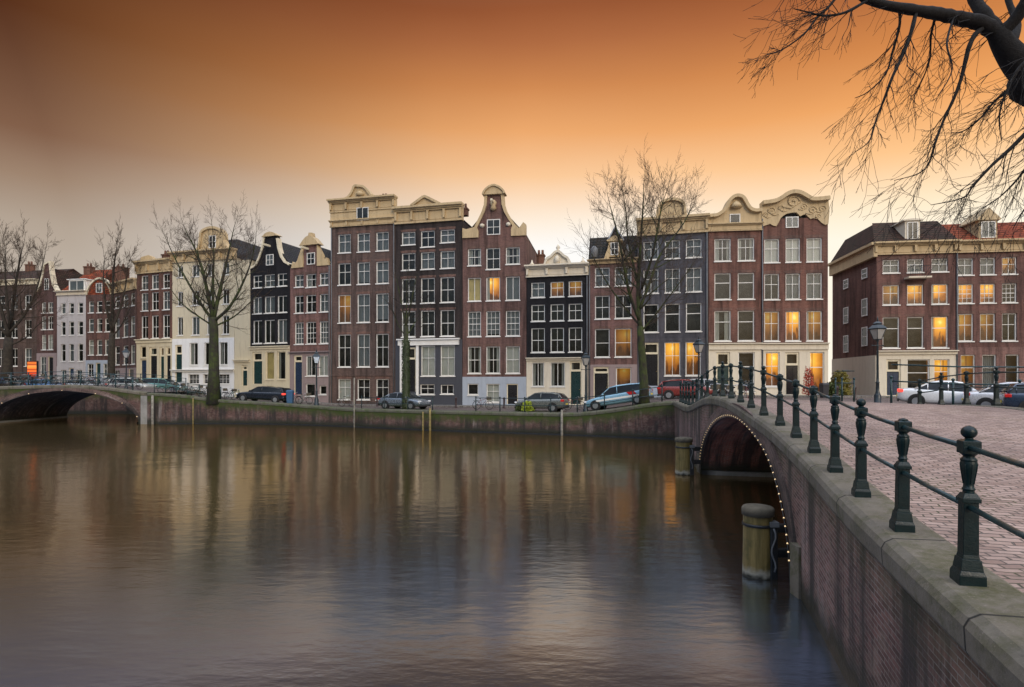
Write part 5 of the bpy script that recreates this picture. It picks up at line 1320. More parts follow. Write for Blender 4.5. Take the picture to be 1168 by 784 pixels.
def make_car(root, paint, L=4.4, Wd=1.74, H=1.43, kind='hatch', taillit=False):
    """nose towards +x. body lofted from stations, cabin glass, roof and pillars"""
    hl, hw = L / 2, Wd / 2
    # station: x, bottom z, hood/belt z, half width
    if kind == 'sedan': belt = [(-hl, .42, .70, .80), (-hl + .08, .28, .92, .93), (-hl + .5, .22, .98, .99), (-1.2, .20, .97, 1), (-.3, .20, .95, 1), (.75, .20, .93, 1), (1.15, .20, .90, .99), (hl - .45, .22, .80, .97), (hl - .1, .26, .70, .90), (hl, .34, .58, .78)]
    else: belt = [(-hl, .42, .85, .84), (-hl + .07, .28, 1.0, .93), (-hl + .4, .22, 1.0, .98), (-1.1, .20, .97, 1), (-.3, .20, .95, 1), (.7, .20, .93, 1), (1.1, .20, .91, .99), (hl - .45, .22, .82, .96), (hl - .1, .26, .72, .90), (hl, .34, .60, .78)]
    def ring(x, zb, zt, k):
        w = hw * k; return [(x, 0, zb), (x, w * .82, zb), (x, w * .97, zb + .10), (x, w, zb + (zt - zb) * .5), (x, w * .985, zt - .10), (x, w * .93, zt - .015), (x, w * .6, zt + .02), (x, 0, zt + .03)]
    b = MB(); R = []
    for s in belt:
        r = ring(*s); r = r + [(p[0], -p[1], p[2]) for p in r[-2:0:-1]]; R.append(r)
    n = len(R[0]); 
    b.v = [p for r in R for p in r]
    for i in range(len(R) - 1):
        for k in range(n):
            k2 = (k + 1) % n; b.f.append((i * n + k, (i + 1) * n + k, (i + 1) * n + k2, i * n + k2)); b.sm.append(True)
    b.f.append(tuple(range(n))); b.sm.append(False); b.f.append(tuple((len(R) - 1) * n + k for k in range(n))[::-1]); b.sm.append(False)
    body = b.build('body', paint, root)
    md = body.modifiers.new('sub', 'SUBSURF'); md.levels = 1; md.render_levels = 1
    # greenhouse
    if kind == 'sedan': cab = [(-1.55, .96, .96, .90, .84), (-1.0, .955, H - .12, .90, .70), (-.5, .95, H - .01, .90, .69), (.1, .94, H, .90, .69), (.45, .93, H - .05, .90, .70), (1.15, .91, .93, .88, .82)]
    else: cab = [(-hl + .12, .98, 1.02, .88, .82), (-hl + .42, .97, H - .10, .89, .70), (-1.0, .96, H - .02, .90, .70), (-.1, .95, H, .90, .70), (.4, .94, H - .06, .90, .70), (1.15, .92, .94, .88, .82)]
    b = MB(); R = []
    for x, z0, z1, k0, k1 in cab:
        zz = z0 + (z1 - z0) * .9
        r = [(x, -hw * k0, z0 - .03), (x, -hw * (k1 + .03), zz), (x, -hw * k1 * .9, z1), (x, 0, z1 + .025), (x, hw * k1 * .9, z1), (x, hw * (k1 + .03), zz), (x, hw * k0, z0 - .03)]; R.append(r)
    n = 7; b.v = [p for r in R for p in r]
    for i in range(len(R) - 1):
        for k in range(n - 1): b.f.append((i * n + k, i * n + k + 1, (i + 1) * n + k + 1, (i + 1) * n + k)); b.sm.append(False)
    b.build('windows', M['carglass'], root)
    b = MB()     # painted roof skin just above the glass
    rr = [r for r, c in zip(R, cab) if c[2] > H - .14]
    for i in range(len(rr) - 1):
        for k in range(1, 5):
            q = [rr[i][k], rr[i][k + 1], rr[i + 1][k + 1], rr[i + 1][k]]; b.quad([(p[0], p[1] * 1.012, p[2] + .012) for p in q])
    b.build('roof', paint, root)
    b = MB()
    for sg in (-1, 1):
        i0 = 0; top = len(R) - 1
        ks = 1 if sg < 0 else 5; kb = 0 if sg < 0 else 6
        def P(i, k): p = R[i][k]; return Vector((p[0], p[1] * 1.015, p[2]))
        b.tube([P(top, kb), P(top - 1, ks)], .03, 4); b.tube([P(0, kb), P(1, ks)], .045, 4)
        m = R[3]; b.tube([(-.15, m[kb][1] * 1.01, m[kb][2]), (-.15, m[ks][1] * 1.01, m[ks][2])], .032, 4)
        b.tube([P(1, ks), P(2, ks), P(3, ks), P(4, ks)], .028, 4); b.tube([P(1, kb), P(1, ks)], .03, 4)
    b.build('pillars', paint, root)
    for wx in (-hl + .85, hl - .85):
        for sg in (-1, 1):
            y = sg * (hw - .10)
            a = MB(); a.tube([(wx, y - sg * .06, .33), (wx, sg * (hw + .004), .33)], .375, 20, smooth=False); a.build('wheel_arch', M['blacktrim'], root)
            a = MB(); a.tube([(wx, y - sg * .1, .31), (wx, y + sg * .115, .31)], .31, 20, smooth=False); wh = a.build('wheel', M['tyre'], root)
            a = MB(); a.tube([(wx, y + sg * .10, .31), (wx, y + sg * .125, .31)], .20, 16, smooth=False)
            a.build('rim', M['rim'], wh)
    for sg in (-1, 1):
        a = MB(); a.box(hl - .22, sg * hw * .60, .60, hl - .035, sg * hw * .90, .72); a.build('headlight', M['head'], root, bevel=.03)
        a = MB(); a.box(-hl + .02, sg * hw * .62, .76, -hl + .26, sg * hw * .955, .92); a.build('tail_light', M['taillit'] if taillit else M['tail'], root, bevel=.03)
        a = MB(); a.lathe([(.03, -.06), (.09, -.03), (.09, .04), (.03, .07)], 8, (.85, sg * (hw + .08), 1.0)); a.build('mirror', paint, root)
    a = MB(); a.box(-hl - .015, -.26, .52, -hl + .02, .26, .63); a.build('number_plate', M['plate'], root)
    a = MB(); a.box(-hl + .02, -hw * .86, .26, -hl + .10, hw * .86, .40); a.build('rear_bumper', M['blacktrim'], root); a = MB(); a.box(hl - .12, -hw * .8, .24, hl + .005, hw * .8, .36); a.build('front_bumper', M['blacktrim'], root)
def tangent(px):
    a = ray_line(px - 12, QF); b = ray_line(px + 12, QF); return atan2(b[1] - a[1], b[0] - a[0])
def car(px, Y, ang, paint, label, name='parked_car', dz=.0, **k):
    x = (px - CX) / F * Y; z0 = G(x, Y)
    r = empty(name, (x, Y, z0 + dz), ang); make_car(r, paint, **k); 
    hl = k.get('L', 4.4) / 2 - .85; c, s = cos(ang), sin(ang)
    zf, zr = G(x + c * hl, Y + s * hl), G(x - c * hl, Y - s * hl)
    r.location.z = (zf + zr) / 2 + dz; r.rotation_euler = (0, -atan2(zf - zr, 2 * hl), ang)
    return tag(r, label, 'car', 'cars parked along the canal streets')
car(302, 51.3, tangent(302) + pi, carpaint('black_blue_paint', (.012, .016, .025)), 'black estate car parked on the quay before the black gabled house, tail light glowing red', L=4.9, kind='hatch', taillit=True)
car(461, 46.6, tangent(458), carpaint('silver_blue_paint', (.20, .23, .27), .5), 'silver grey coupe parked by the ivy covered small tree', L=4.25, kind='sedan', H=1.36)
car(618, 43.0, tangent(618) + pi, carpaint('dull_grey_paint', (.17, .18, .17), .4), 'small dull grey car behind the quay railing before the low black house', L=3.9)
vb_ = car(707, 40.2, tangent(700) + pi, carpaint('pale_blue_paint', (.22, .40, .52), .2), 'pale blue and white car with red markings beside the tall tree trunk', L=4.7, H=1.5)
a = MB(); a.box(-1.75, .871, .55, 1.4, .885, .68); a.build('white_stripe', M['white'], vb_); a = MB(); a.prism([(-1.5, .72), (-1.0, .72), (-.8, .95), (-1.35, .95)], .866, .884); a.build('red_marking', M['tail'], vb_)
car(782, 42.5, tangent(760) + .1, carpaint('red_paint', (.22, .035, .03), .1), 'dark red car mostly hidden behind the bridge end railing posts', L=4.0)
car(806, 44.0, tangent(760) + .1, carpaint('grey_white_paint', (.5, .5, .5), .2), 'grey white car behind railings in front of the white bell gabled ground floor', L=4.0)
car(1083, 29.6, -.46 + pi + pi - .12, carpaint('white_car_paint', (.72, .73, .74), .05), 'white sedan behind the railing, nearest to the big street lamp', L=4.6, taillit=True, kind='sedan', H=1.42)
car(1163, 27.0, -.5 - .12, carpaint('pearl_paint', (.60, .60, .62), .2), 'pearl grey car parked at the right edge behind the white sedan', L=4.3, kind='sedan')
car(1216, 24.0, -.55, carpaint('dark_blue_paint', (.03, .05, .09), .3), 'dark blue car parked just beyond the right edge', L=4.3)
for px, Y, col, lb, dz in ((14, 61.5, (.02, .03, .05), 'dark car behind the distant bridge railing at the far left', .1), (54, 62, (.05, .16, .36), 'blue car behind the distant bridge railing left of the white house', .1),
                       (98, 61, (.30, .32, .34), 'grey car behind the distant bridge railing before the chimney house', .1), (150, 56, (.45, .46, .44), 'pale car parked beyond the distant bridge lamp', 0), (186, 57.5, (.08, .20, .18), 'green car in front of the three bay house left of the cream house', 0)):
    c_ = car(px, Y, random.uniform(-.15, .1), carpaint('paint_%d' % px, col, .2), lb, L=4.2)
    if px < 120: c_.location.z = 1.1; c_.location.y = 67.8; c_.location.x = (px - CX) / F * 67.8; c_.rotation_euler = (0, 0, 0.02)

# ---------------------------------------------------------------- bicycles
def make_bike(root, col):
    fm = plain('bike_paint_%d' % int(col[0] * 1000 + col[2] * 77), col, .35, .1, 3, coat=.3)
    for x in (-.53, .53):
        b = MB(); ring = [(x + .33 * cos(2 * pi * i / 20), 0, .34 + .33 * sin(2 * pi * i / 20)) for i in range(21)]; b.tube(ring, .022, 5, cap=False)
        wh = b.build('wheel', M['tyre'], root); b = MB()
        for i in range(7): t = pi * i / 7; b.tube([(x - .31 * cos(t), 0, .34 - .31 * sin(t)), (x + .31 * cos(t), 0, .34 + .31 * sin(t))], .005, 3)
        b.build('spokes', M['rim'], wh)
    b = MB(); T = lambda p, q, r=.018: b.tube([p, q], r, 5)
    T((-.53, 0, .34), (-.08, 0, .30)); T((-.53, 0, .34), (-.18, 0, .78)); T((-.08, 0, .30), (-.20, 0, .88)); T((-.08, 0, .30), (.36, 0, .82)); T((-.17, 0, .72), (.34, 0, .88)); T((.53, 0, .34), (.33, 0, .95)); b.build('frame', fm, root)
    b = MB(); b.tube([(.20, -.27, 1.0), (.34, -.2, 1.02), (.34, .2, 1.02), (.20, .27, 1.0)], .016, 5); b.tube([(.33, 0, .93), (.34, 0, 1.03)], .016, 5); b.build('handlebar', M['rim'], root)
    b = MB(); b.lathe([(.02, .86), (.09, .89), (.10, .93), (.03, .95)], 8, (-.22, 0, 0)); b.build('saddle', M['blacktrim'], root)
    b = MB(); b.box(-.78, -.06, .70, -.30, .06, .72); b.tube([(-.75, 0, .7), (-.55, 0, .36)], .008, 4); b.build('rack', M['blacktrim'], root)
    if random.random() < .4: b = MB(); b.box(.38, -.16, .78, .68, .16, 1.0); b.build('basket', M['timber_top'], root)
ORD = ['first', 'second', 'third', 'fourth', 'fifth', 'sixth', 'seventh', 'eighth', 'ninth', 'tenth', 'eleventh', 'twelfth', 'thirteenth']
bcols = [(.02, .02, .02), (.02, .05, .12), (.12, .02, .02), (.03, .10, .09), (.25, .24, .22), (.10, .07, .03)]
def bike(x, y, ang, label, group, z=None, lean=.1):
    r = empty('bicycle', (x, y, (G(x, y) if z is None else z) + .015), ang); r.rotation_euler = (lean, 0, ang); make_bike(r, random.choice(bcols)); tag(r, label, 'bicycle', group)
for i in range(13):
    x = -46 + 1.0 * i + random.uniform(-.2, .2); bike(x, 51.2 + random.uniform(-.1, .3), random.uniform(-.2, .2) + (pi if random.random() < .5 else 0), ORD[i] + ' bicycle from the left in the row behind the distant bridge railing', 'bicycles on the distant bridge', z=interp(LBP, x) + .01)
for i in range(9):
    x = -31 + .75 * i; bike(x, 51.2 + random.uniform(0, .5), random.uniform(.2, 1.2), ORD[i] + ' bicycle from the left in the tangle behind the blue green quay railing', 'bicycles by the big left tree')
for i in range(5):
    x = -25.5 + .7 * i; bike(x, 56.6 + random.uniform(0, .5), random.uniform(0, .6), ORD[i] + ' bicycle from the left near the cream house front behind the black car', 'bicycles before the cream house')
for px, Y, lb in ((396, 50.2, 'lone bicycle on the pavement before the tall brown house'), (335, 50.6, 'bicycle standing just behind the tail of the black car'), (347, 51.0, 'bicycle between the black car and the street lamp'), (551, 45.5, 'bicycle leaning on the railing before the blue grey basement'), (655, 43.6, 'bicycle beside the dark green door of the low black house')):
    bike((px - CX) / F * Y, Y, tangent(min(max(px, 200), 740)) + .1, lb, None)
for i, (px, Y) in enumerate(((815, 27.5), (823, 26.5), (833, 28), (843, 27.5), (852, 29))):
    bike((px - CX) / F * Y, Y, random.uniform(.9, 1.6), ORD[i] + ' bicycle from the left in the cluster behind the crest of the near bridge railing', 'bicycles at the bridge end')

# ---------------------------------------------------------------- mooring posts and poles in the water
def pile(px, Y, r, zt, label):
    x = (px - CX) / F * Y; root = empty('mooring_post', (x, Y, WATER)); tag(root, label, 'mooring post', 'timber mooring posts by the bridge')
    H = zt - WATER; b = MB(); b.lathe([(r * 1.0, -1.5), (r * 1.02, .0), (r * .98, H * .5), (r * .97, H - .10), (r, H - .06)], 22); b.build('timber', M['wood_pile'], root)
    b = MB(); b.lathe([(r * 1.06, H - .14), (r * 1.07, H - .02), (r * .97, H + .02), (r * .5, H + .045), (.01, H + .05)], 22); b.build('cap', M['timber_top'], root)
    b = MB(); b.lathe([(r * 1.03, H * .74), (r * 1.05, H * .76), (r * 1.03, H * .78)], 22); b.build('iron_band', M['darkwood'], root)
    b = MB(); b.box(r * .45, -r * 1.0, -.5, r * .95, -r * .35, H * .80); b.box(r * .95, -r * .7, H * .3, r * 1.9, -r * .2, H * .42); b.box(r * .95, -r * .7, H * .66, r * 1.9, -r * .2, H * .78); b.build('fender_beam', M['darkwood'], root, bevel=.02)
    b = MB(); b.box(r * .40, -r * 1.06, H * .76, r * 1.0, -r * .3, H * .83); b.build('iron_strap', M['lead'], root)
    b = MB(); b.tube([(r * .62 + .04 * sin(i), -r * 1.05, H * .74 - i * .09) for i in range(10)], .018, 5); b.build('chain', M['lead'], root)
pile(864.5, 10.9, .275, -.20, 'large weathered round timber mooring post beside the near foot of the arch')
pile(780, 22.9, .33, -.06, 'smaller looking timber mooring post at the far foot of the arch')
def pole(px, z0, z1, mat, label, r=.06, off=-.15):
    p = ray_line(px, QF); root = MB(); x, y = p[0], p[1] + off * 1.6
    b = MB(); b.lathe([(r, z0), (r * .95, (z0 + z1) / 2), (r * .9, z1), (r * .3, z1 + .05)], 10); o = b.build('mooring_pole', mat, None); o.location = (x, y, 0)
    tag(o, label, 'pole')
M['palewood'] = plain('pale_weathered_wood', (.24, .22, .18), .8, .45, 4); M['yellowwood'] = plain('yellowish_wood', (.22, .17, .06), .7, .45, 4)
pole(405, -2.2, 2.5, M['palewood'], 'tall pale wooden pole rising from the water before the tall brown house', .06)
pole(483, -2.2, -.1, M['yellowwood'], 'short yellowish pole against the quay wall below the silver coupe', .07)
pole(491, -2.2, .2, M['yellowwood'], 'yellowish pole with dark stain just right of a similar shorter pole on the quay wall', .09)
pole(640.5, -2.2, .25, M['palewood'], 'pale grey pole against the quay wall below the low black house', .09)
pole(222, -2.2, .75, M['yellowwood'], 'thin yellowish pole on the quay wall left of the big left tree', .06)
pole(176, -2.2, 1.0, M['palewood'], 'whitish pole on the quay wall just right of the distant bridge', .11)
# arrow-shaped road work lamp / lit orange sign at the distant bridge
root = empty('traffic_sign', at(37, 436, 61)); root.location.z = 1.1; tag(root, 'glowing orange illuminated box sign on a post near the far left tree', 'sign')
m_, N_ = newmat('orange_light_box'); o_ = objvec(N_); s_ = N_.n('ShaderNodeSeparateXYZ', {0: o_}).outputs[2]
c_ = N_.ramp(N_.mapr(s_, 1.9, 3.3), [(0, (.10, .01, .004)), (.12, (.75, .05, .01)), (.28, (1, .20, .02)), (.40, (.30, .02, .005)), (.48, (1, .26, .03)), (.66, (1, .40, .08)), (.76, (.25, .02, .005)), (.9, (.9, .25, .03)), (1, (.10, .01, .004))]); finish(N_, pbsdf(N_, (.3, .05, .02), .4, emis=c_, estr=1.0))
b = MB(); b.box(-.50, -.10, 1.6, .50, .10, 3.3); b.build('light_panel', m_, root, bevel=.05)
b = MB(); b.box(-.56, -.08, 1.54, -.50, .12, 3.36); b.box(.50, -.08, 1.54, .56, .12, 3.36); b.box(-.5, -.08, 3.3, .5, .12, 3.36); b.box(-.06, -.03, -.2, .06, .03, 1.6); b.build('frame', M['lampiron'], root)

# ---------------------------------------------------------------- bins, planters, bollards
def shrub(name, label, x, y, z, rx, rz, n, mat, cat='shrub', leaf=.07):
    b = MB(); rnd = random.Random(int(x * 10) + n)
    for i in range(n):
        t, u = rnd.uniform(0, 2 * pi), rnd.random(); rr = rx * sqrt(rnd.random()) * (1 - .5 * u * u) * rnd.uniform(.75, 1.15)
        p = Vector((cos(t) * rr, sin(t) * rr, rz * (.1 + .9 * u) * rnd.uniform(.8, 1.1))); a = Vector([rnd.uniform(-1, 1) for _ in range(3)]).normalized(); c = a.orthogonal().normalized() * leaf * rnd.uniform(.6, 1.3); d = a.cross(c).normalized() * leaf * .55
        b.quad([p - c, p + d, p + c, p - d])
    root = empty(name, (x, y, z)); tag(root, label, cat); b.build('foliage', mat, root)
    s = MB()
    for i in range(6): t = i * 1.05; s.tube([(0, 0, -.1), (cos(t) * rx * .3, sin(t) * rx * .3, rz * .5), (cos(t) * rx * .6, sin(t) * rx * .6, rz * .85)], .015, 4)
    s.build('stems', M['bark'], root)
M['yellowleaf'] = plain('yellow_green_leaf', (.32, .38, .03), .6, .3, 6); M['greenleaf'] = plain('dull_green_leaf', (.06, .08, .02), .6, .4, 6); M['ochreleaf'] = plain('ochre_leaf', (.20, .17, .03), .6, .4, 6); M['redleaf'] = plain('red_leaf', (.45, .06, .03), .6, .4, 6)
p_ = ray_line(602, QF); shrub('shrub', 'bright yellow green round shrub on the quay left of the dull grey car', p_[0], p_[1] + 1.6, 0, .48, .75, 900, M['yellowleaf'])
p_ = ray_line(592, QF); shrub('shrub', 'small green plant beside the yellow green shrub', p_[0], p_[1] + 1.8, 0, .3, .5, 400, M['greenleaf'])
shrub('shrub', 'ochre green bush against the side wall in the side street', *at(958, 436, 47)[:2], .9, .9, 2.1, 2600, M['ochreleaf'], leaf=.09)
shrub('shrub', 'dark green plant at the foot of the ochre bush in the side street', *at(949, 436, 45)[:2], .9, .8, 1.2, 1200, M['greenleaf'], leaf=.09)
shrub('shrub', 'red flowering plant standing before the glowing shopfront', *at(922, 436, 44.8)[:2], 1.0, .5, 2.3, 700, M['redleaf'], leaf=.07)
def bollard(px, Y, label):
    x = (px - CX) / F * Y; b = MB(); b.lathe([(.12, -.2), (.12, .1), (.08, .16), (.075, .75), (.11, .8), (.10, .86), (.05, .93), (.01, .95)], 10)
    o = b.build('bollard', plain('dark_bollard_paint', (.05, .03, .03), .5), None); o.location = (x, Y, G(x, Y)); tag(o, label, 'bollard', 'small street bollards')
for px, Y, lb in ((520, 48.5, 'small dark bollard before the right end of the dark brown house'), (575, 47.5, 'small dark bollard before the blue grey basement'), (955, 38, 'small bollard at the mouth of the side street'), (975, 38, 'second small bollard along from the side street bush'), (430, 51.5, 'small dark bollard before the tall grey brown house')):
    bollard(px, Y, lb)
def bin_(px, Y, col, label, w=.5, h=1.0):
    x = (px - CX) / F * Y; root = empty('bin', (x, Y, G(x, Y)), .1); b = MB(); b.frust((0, 0, 0), w * .42, w * .5, 0, h); mt = plain('bin_%d' % px, col, .5); b.build('body', mt, root, bevel=.02)
    b = MB(); b.frust((0, 0, 0), w * .54, w * .40, h, h + .12); b.build('lid', mt, root); tag(root, label, 'bin')
bin_(331, 49.9, (.03, .09, .18), 'blue bin standing behind the black estate car', .55, 1.1)
bin_(940, 43, (.03, .03, .035), 'black bin beside the white shopfront corner pillar')
bin_(1088, 44, (.05, .05, .05), 'dark bin between the shopfront and the brick house at right', .5, 1.1)
# ---------------------------------------------------------------- bare winter trees
class Tree:
    def __init__(s, seed, twig=.010):
        s.r = random.Random(seed); s.trunk = MB(); s.crown = MB(); s.twig = twig; s.n = 0
    def jit(s, d, a):
        v = Vector([s.r.gauss(0, 1) for _ in range(3)]); v -= d * v.dot(d)
        if v.length < 1e-6: return d
        return (d + v.normalized() * math.tan(abs(s.r.gauss(0, a)))).normalized()
    def split(s, d, ang):
        v = d.orthogonal().normalized(); v.rotate(Matrix.Rotation(s.r.uniform(0, 2 * pi), 3, d)); return (d * cos(ang) + v * sin(ang)).normalized()
    def branch(s, p, d, L, r0, lvl, maxl, up=.10, spread=.6, nch=(4, 6), ratio=.62, wig=.13, gap=.3):
        nseg = 6 if lvl < 2 else (5 if lvl < maxl - 1 else 4)
        pts = [p.copy()]; dirs = [d]; q = p.copy(); dd = d.copy(); rend = max(r0 * (.35 if lvl < maxl else .4), s.twig * .6)
        for i in range(nseg):
            dd = s.jit(dd, wig); dd = (dd + Vector((0, 0, up))).normalized(); q = q + dd * (L / nseg); pts.append(q.copy()); dirs.append(dd.copy())
        rad = [r0 + (rend - r0) * (i / nseg) for i in range(nseg + 1)]
        (s.trunk if lvl <= 2 else s.crown).tube(pts, rad, 7 if lvl <= 1 else (5 if lvl <= 2 else 3), cap=lvl <= 1); s.n += 1
        if lvl >= maxl: return
        n = s.r.randint(*nch); 
        for k in range(n):
            t = gap + (1 - gap) * (k + s.r.random() * .8) / n; t = min(t, .98); f = t * nseg; i = int(f); u = f - i
            pp = pts[i].lerp(pts[min(i + 1, nseg)], u); rr = rad[i] + (rad[min(i + 1, nseg)] - rad[i]) * u
            cl = L * ratio * s.r.uniform(.7, 1.15) * (1.15 - .45 * t)
            s.branch(pp, s.split(dirs[i], s.r.uniform(.55, 1.25) * spread), cl, max(rr * s.r.uniform(.45, .62), s.twig), lvl + 1, maxl, up, spread, nch, ratio, wig * 1.15, .22)
        # continuing leader
        s.branch(pts[-1], s.jit(dirs[-1], .15), L * ratio * 1.1, max(rad[-1], s.twig), lvl + 1, maxl, up, spread, nch, ratio, wig * 1.15, .15)
def bare_tree(px, Y, label, trunk_pts, r0, limbs, seed, maxl=4, lens=4.0, bark='mossbark', up=.07, spread=.72, nch=(4, 6), twig=.010, name='bare_tree', ratio=.62, base=None, twigmat='barkwarm'):
    """trunk_pts / limbs: pixel read silhouettes (px, py, depth offset) turned into points at the tree's own distance"""
    x, y, _ = at(px, HY, Y); z0 = G(x, y) if base is None else base; org = Vector((x, y, z0))
    root = empty(name, org); tag(root, label, 'tree', 'bare winter trees')
    T = Tree(seed, twig); sq = .24 if Y < 40 else .14; cv = lambda p: Vector(at(p[0], p[1] + max(0, 300 - p[1]) * sq, Y + p[2])) - org
    tp = [Vector((0, 0, -.4))] + [cv(p) for p in trunk_pts]; n = len(tp)
    T.trunk.tube(tp, [r0 * 1.35] + [r0 * (1.05 - .35 * i / (n - 1)) for i in range(1, n)], 12)
    for pts, ra, rb, ml in limbs:
        P = [cv(p) for p in pts]; m = len(P); ra *= .82; rb *= .8
        Pf = []
        for i in range(m - 1):
            for k in range(3):
                t = k / 3; a = P[max(i - 1, 0)]; b = P[i]; c = P[i + 1]; d = P[min(i + 2, m - 1)]
                Pf.append(.5 * ((2 * b) + (c - a) * t + (2 * a - 5 * b + 4 * c - d) * t * t + (3 * b - a - 3 * c + d) * t ** 3))
        Pf.append(P[-1]); m = len(Pf); rad = [ra + (rb - ra) * i / (m - 1) for i in range(m)]
        T.trunk.tube(Pf, rad, 8)
        tot = sum((Pf[i + 1] - Pf[i]).length for i in range(m - 1)); 
        for i in range(1, m):
            d = (Pf[i] - Pf[i - 1]).normalized(); k = T.r.choice((1, 1, 2)) if i > 1 else 0
            for _ in range(k):
                T.branch(Pf[i - 1].lerp(Pf[i], T.r.random()), T.split(d, T.r.uniform(.5, 1.1)), lens * T.r.uniform(.45, .9) * (1.1 - .4 * i / m), rad[i] * .5, ml, maxl, up, spread, nch, ratio)
        T.branch(Pf[-1], (Pf[-1] - Pf[-2]).normalized(), lens * .7, rb, ml, maxl, up, spread, nch, ratio)
    T.trunk.build('trunk', M[bark], root); T.crown.build('crown', M[twigmat], root)
    return T.n
tot = 0
# tall tree in front of the grey house
tot += bare_tree(735, 38.0, 'tallest bare tree with mossy trunk in front of the grey house', [(734.5, 440, 0), (733, 415, 0), (731, 385, 0), (730, 372, 0)], .30,
  [([(730, 374, 0), (728, 340, .2), (729, 305, .4), (731, 265, .5), (733, 225, .3), (734, 198, 0)], .20, .035, 2),
   ([(729, 365, 0), (718, 335, -.6), (712, 305, -1), (706, 265, -1.2), (700, 235, -1.2), (696, 215, -1)], .14, .03, 2),
   ([(730, 352, 0), (742, 320, .8), (752, 290, 1.4), (768, 262, 1.8), (780, 240, 2), (788, 220, 2)], .13, .03, 2),
   ([(731, 340, 0), (722, 300, 1), (716, 260, 1.5), (714, 225, 1.7), (712, 205, 1.7)], .11, .03, 2),
   ([(732, 330, 0), (744, 290, -1), (750, 250, -1.5), (754, 220, -1.7), (757, 205, -1.7)], .11, .03, 2),
   ([(730, 372, 0), (712, 350, .5), (694, 325, .8), (680, 300, .8), (674, 285, .6)], .08, .025, 3),
   ([(730, 380, 0), (745, 362, -.4), (762, 340, -.8), (780, 316, -1), (792, 298, -1)], .08, .025, 3)], 11, 5, 2.35, nch=(3, 4), twig=.007, ratio=.6)
# broad tree before the cream house
tot += bare_tree(243.5, 50.4, 'broad bare tree with mossy trunk in front of the big cream house', [(244, 425, 0), (244, 400, 0), (244, 375, 0), (243, 362, 0)], .46,
  [([(243, 364, 0), (237, 335, -.5), (230, 305, -1), (222, 280, -1), (214, 262, -1)], .24, .04, 2),
   ([(244, 362, 0), (250, 335, .6), (257, 305, 1), (262, 280, 1), (266, 258, 1)], .24, .04, 2),
   ([(243, 366, 0), (228, 345, .6), (212, 318, 1), (200, 295, 1.2), (192, 275, 1)], .18, .035, 2),
   ([(245, 366, 0), (262, 350, -.6), (276, 325, -1), (286, 300, -1), (291, 275, -1)], .18, .035, 2),
   ([(243, 352, 0), (243, 320, .5), (244, 290, .8), (243, 265, .8)], .18, .035, 2),
   ([(243, 372, 0), (222, 358, -.5), (206, 345, -1), (195, 330, -1)], .10, .03, 3),
   ([(246, 372, 0), (266, 362, .5), (280, 350, 1), (292, 338, 1)], .10, .03, 3)], 5, 5, 2.4, nch=(3, 4), twig=.008, ratio=.6)
# second tree from the left
tot += bare_tree(127, 60.3, 'slim bare tree standing in front of the brown houses beyond the distant bridge', [(127, 425, 0), (127, 400, 0), (128, 380, 0)], .38,
  [([(128, 382, 0), (128, 350, .3), (129, 320, .4), (131, 295, .3), (133, 280, 0)], .22, .04, 2),
   ([(128, 378, 0), (121, 350, -.6), (118, 322, -1), (119, 298, -1)], .17, .035, 2),
   ([(128, 376, 0), (137, 352, .6), (143, 328, 1), (146, 302, 1)], .17, .035, 2),
   ([(128, 385, 0), (139, 370, -.5), (148, 352, -1), (153, 335, -1)], .1, .03, 3)], 8, 5, 2.2, nch=(2, 4), twig=.011, bark='bark', base=1.1)
# tree at the far left
tot += bare_tree(8, 58.8, 'dark wide bare tree at the far left edge of the picture', [(8, 420, 0), (9, 400, 0), (10, 385, 0)], .50,
  [([(10, 387, 0), (14, 355, .5), (18, 325, .8), (22, 300, .8), (25, 283, .8)], .26, .04, 2),
   ([(10, 384, 0), (2, 355, -.5), (-6, 325, -1), (-10, 300, -1)], .24, .04, 2),
   ([(10, 380, 0), (26, 362, .6), (38, 340, 1), (46, 315, 1), (50, 295, 1)], .18, .035, 2),
   ([(10, 384, 0), (-14, 360, -.5), (-34, 335, -1), (-50, 310, -1)], .2, .04, 2),
   ([(11, 375, 0), (8, 340, -1), (6, 310, -1.4), (6, 285, -1.4)], .16, .035, 2),
   ([(10, 395, 0), (30, 385, .6), (42, 372, 1), (52, 365, 1)], .11, .03, 3)], 21, 5, 2.5, nch=(3, 4), twig=.011, bark='bark', base=1.6)
# small ivy clad tree before the dark house
tot += bare_tree(463, 45.6, 'small ivy covered tree in front of the dark brown house beside the silver coupe', [(463, 445, 0), (463, 420, 0), (463, 392, 0), (463, 372, 0)], .24,
  [([(463, 374, 0), (459, 352, -.3), (455, 332, -.5), (452, 318, -.5)], .09, .025, 3),
   ([(463, 374, 0), (468, 350, .3), (472, 330, .5), (475, 315, .5)], .09, .025, 3),
   ([(463, 374, 0), (464, 345, 0), (464, 318, 0)], .09, .025, 3), ([(463, 385, 0), (475, 365, .4), (483, 348, .5)], .06, .02, 3), ([(463, 385, 0), (453, 368, .4), (447, 350, .5)], .06, .02, 3)], 31, 4, 1.9, nch=(4, 6), twig=.012, twigmat='bark')
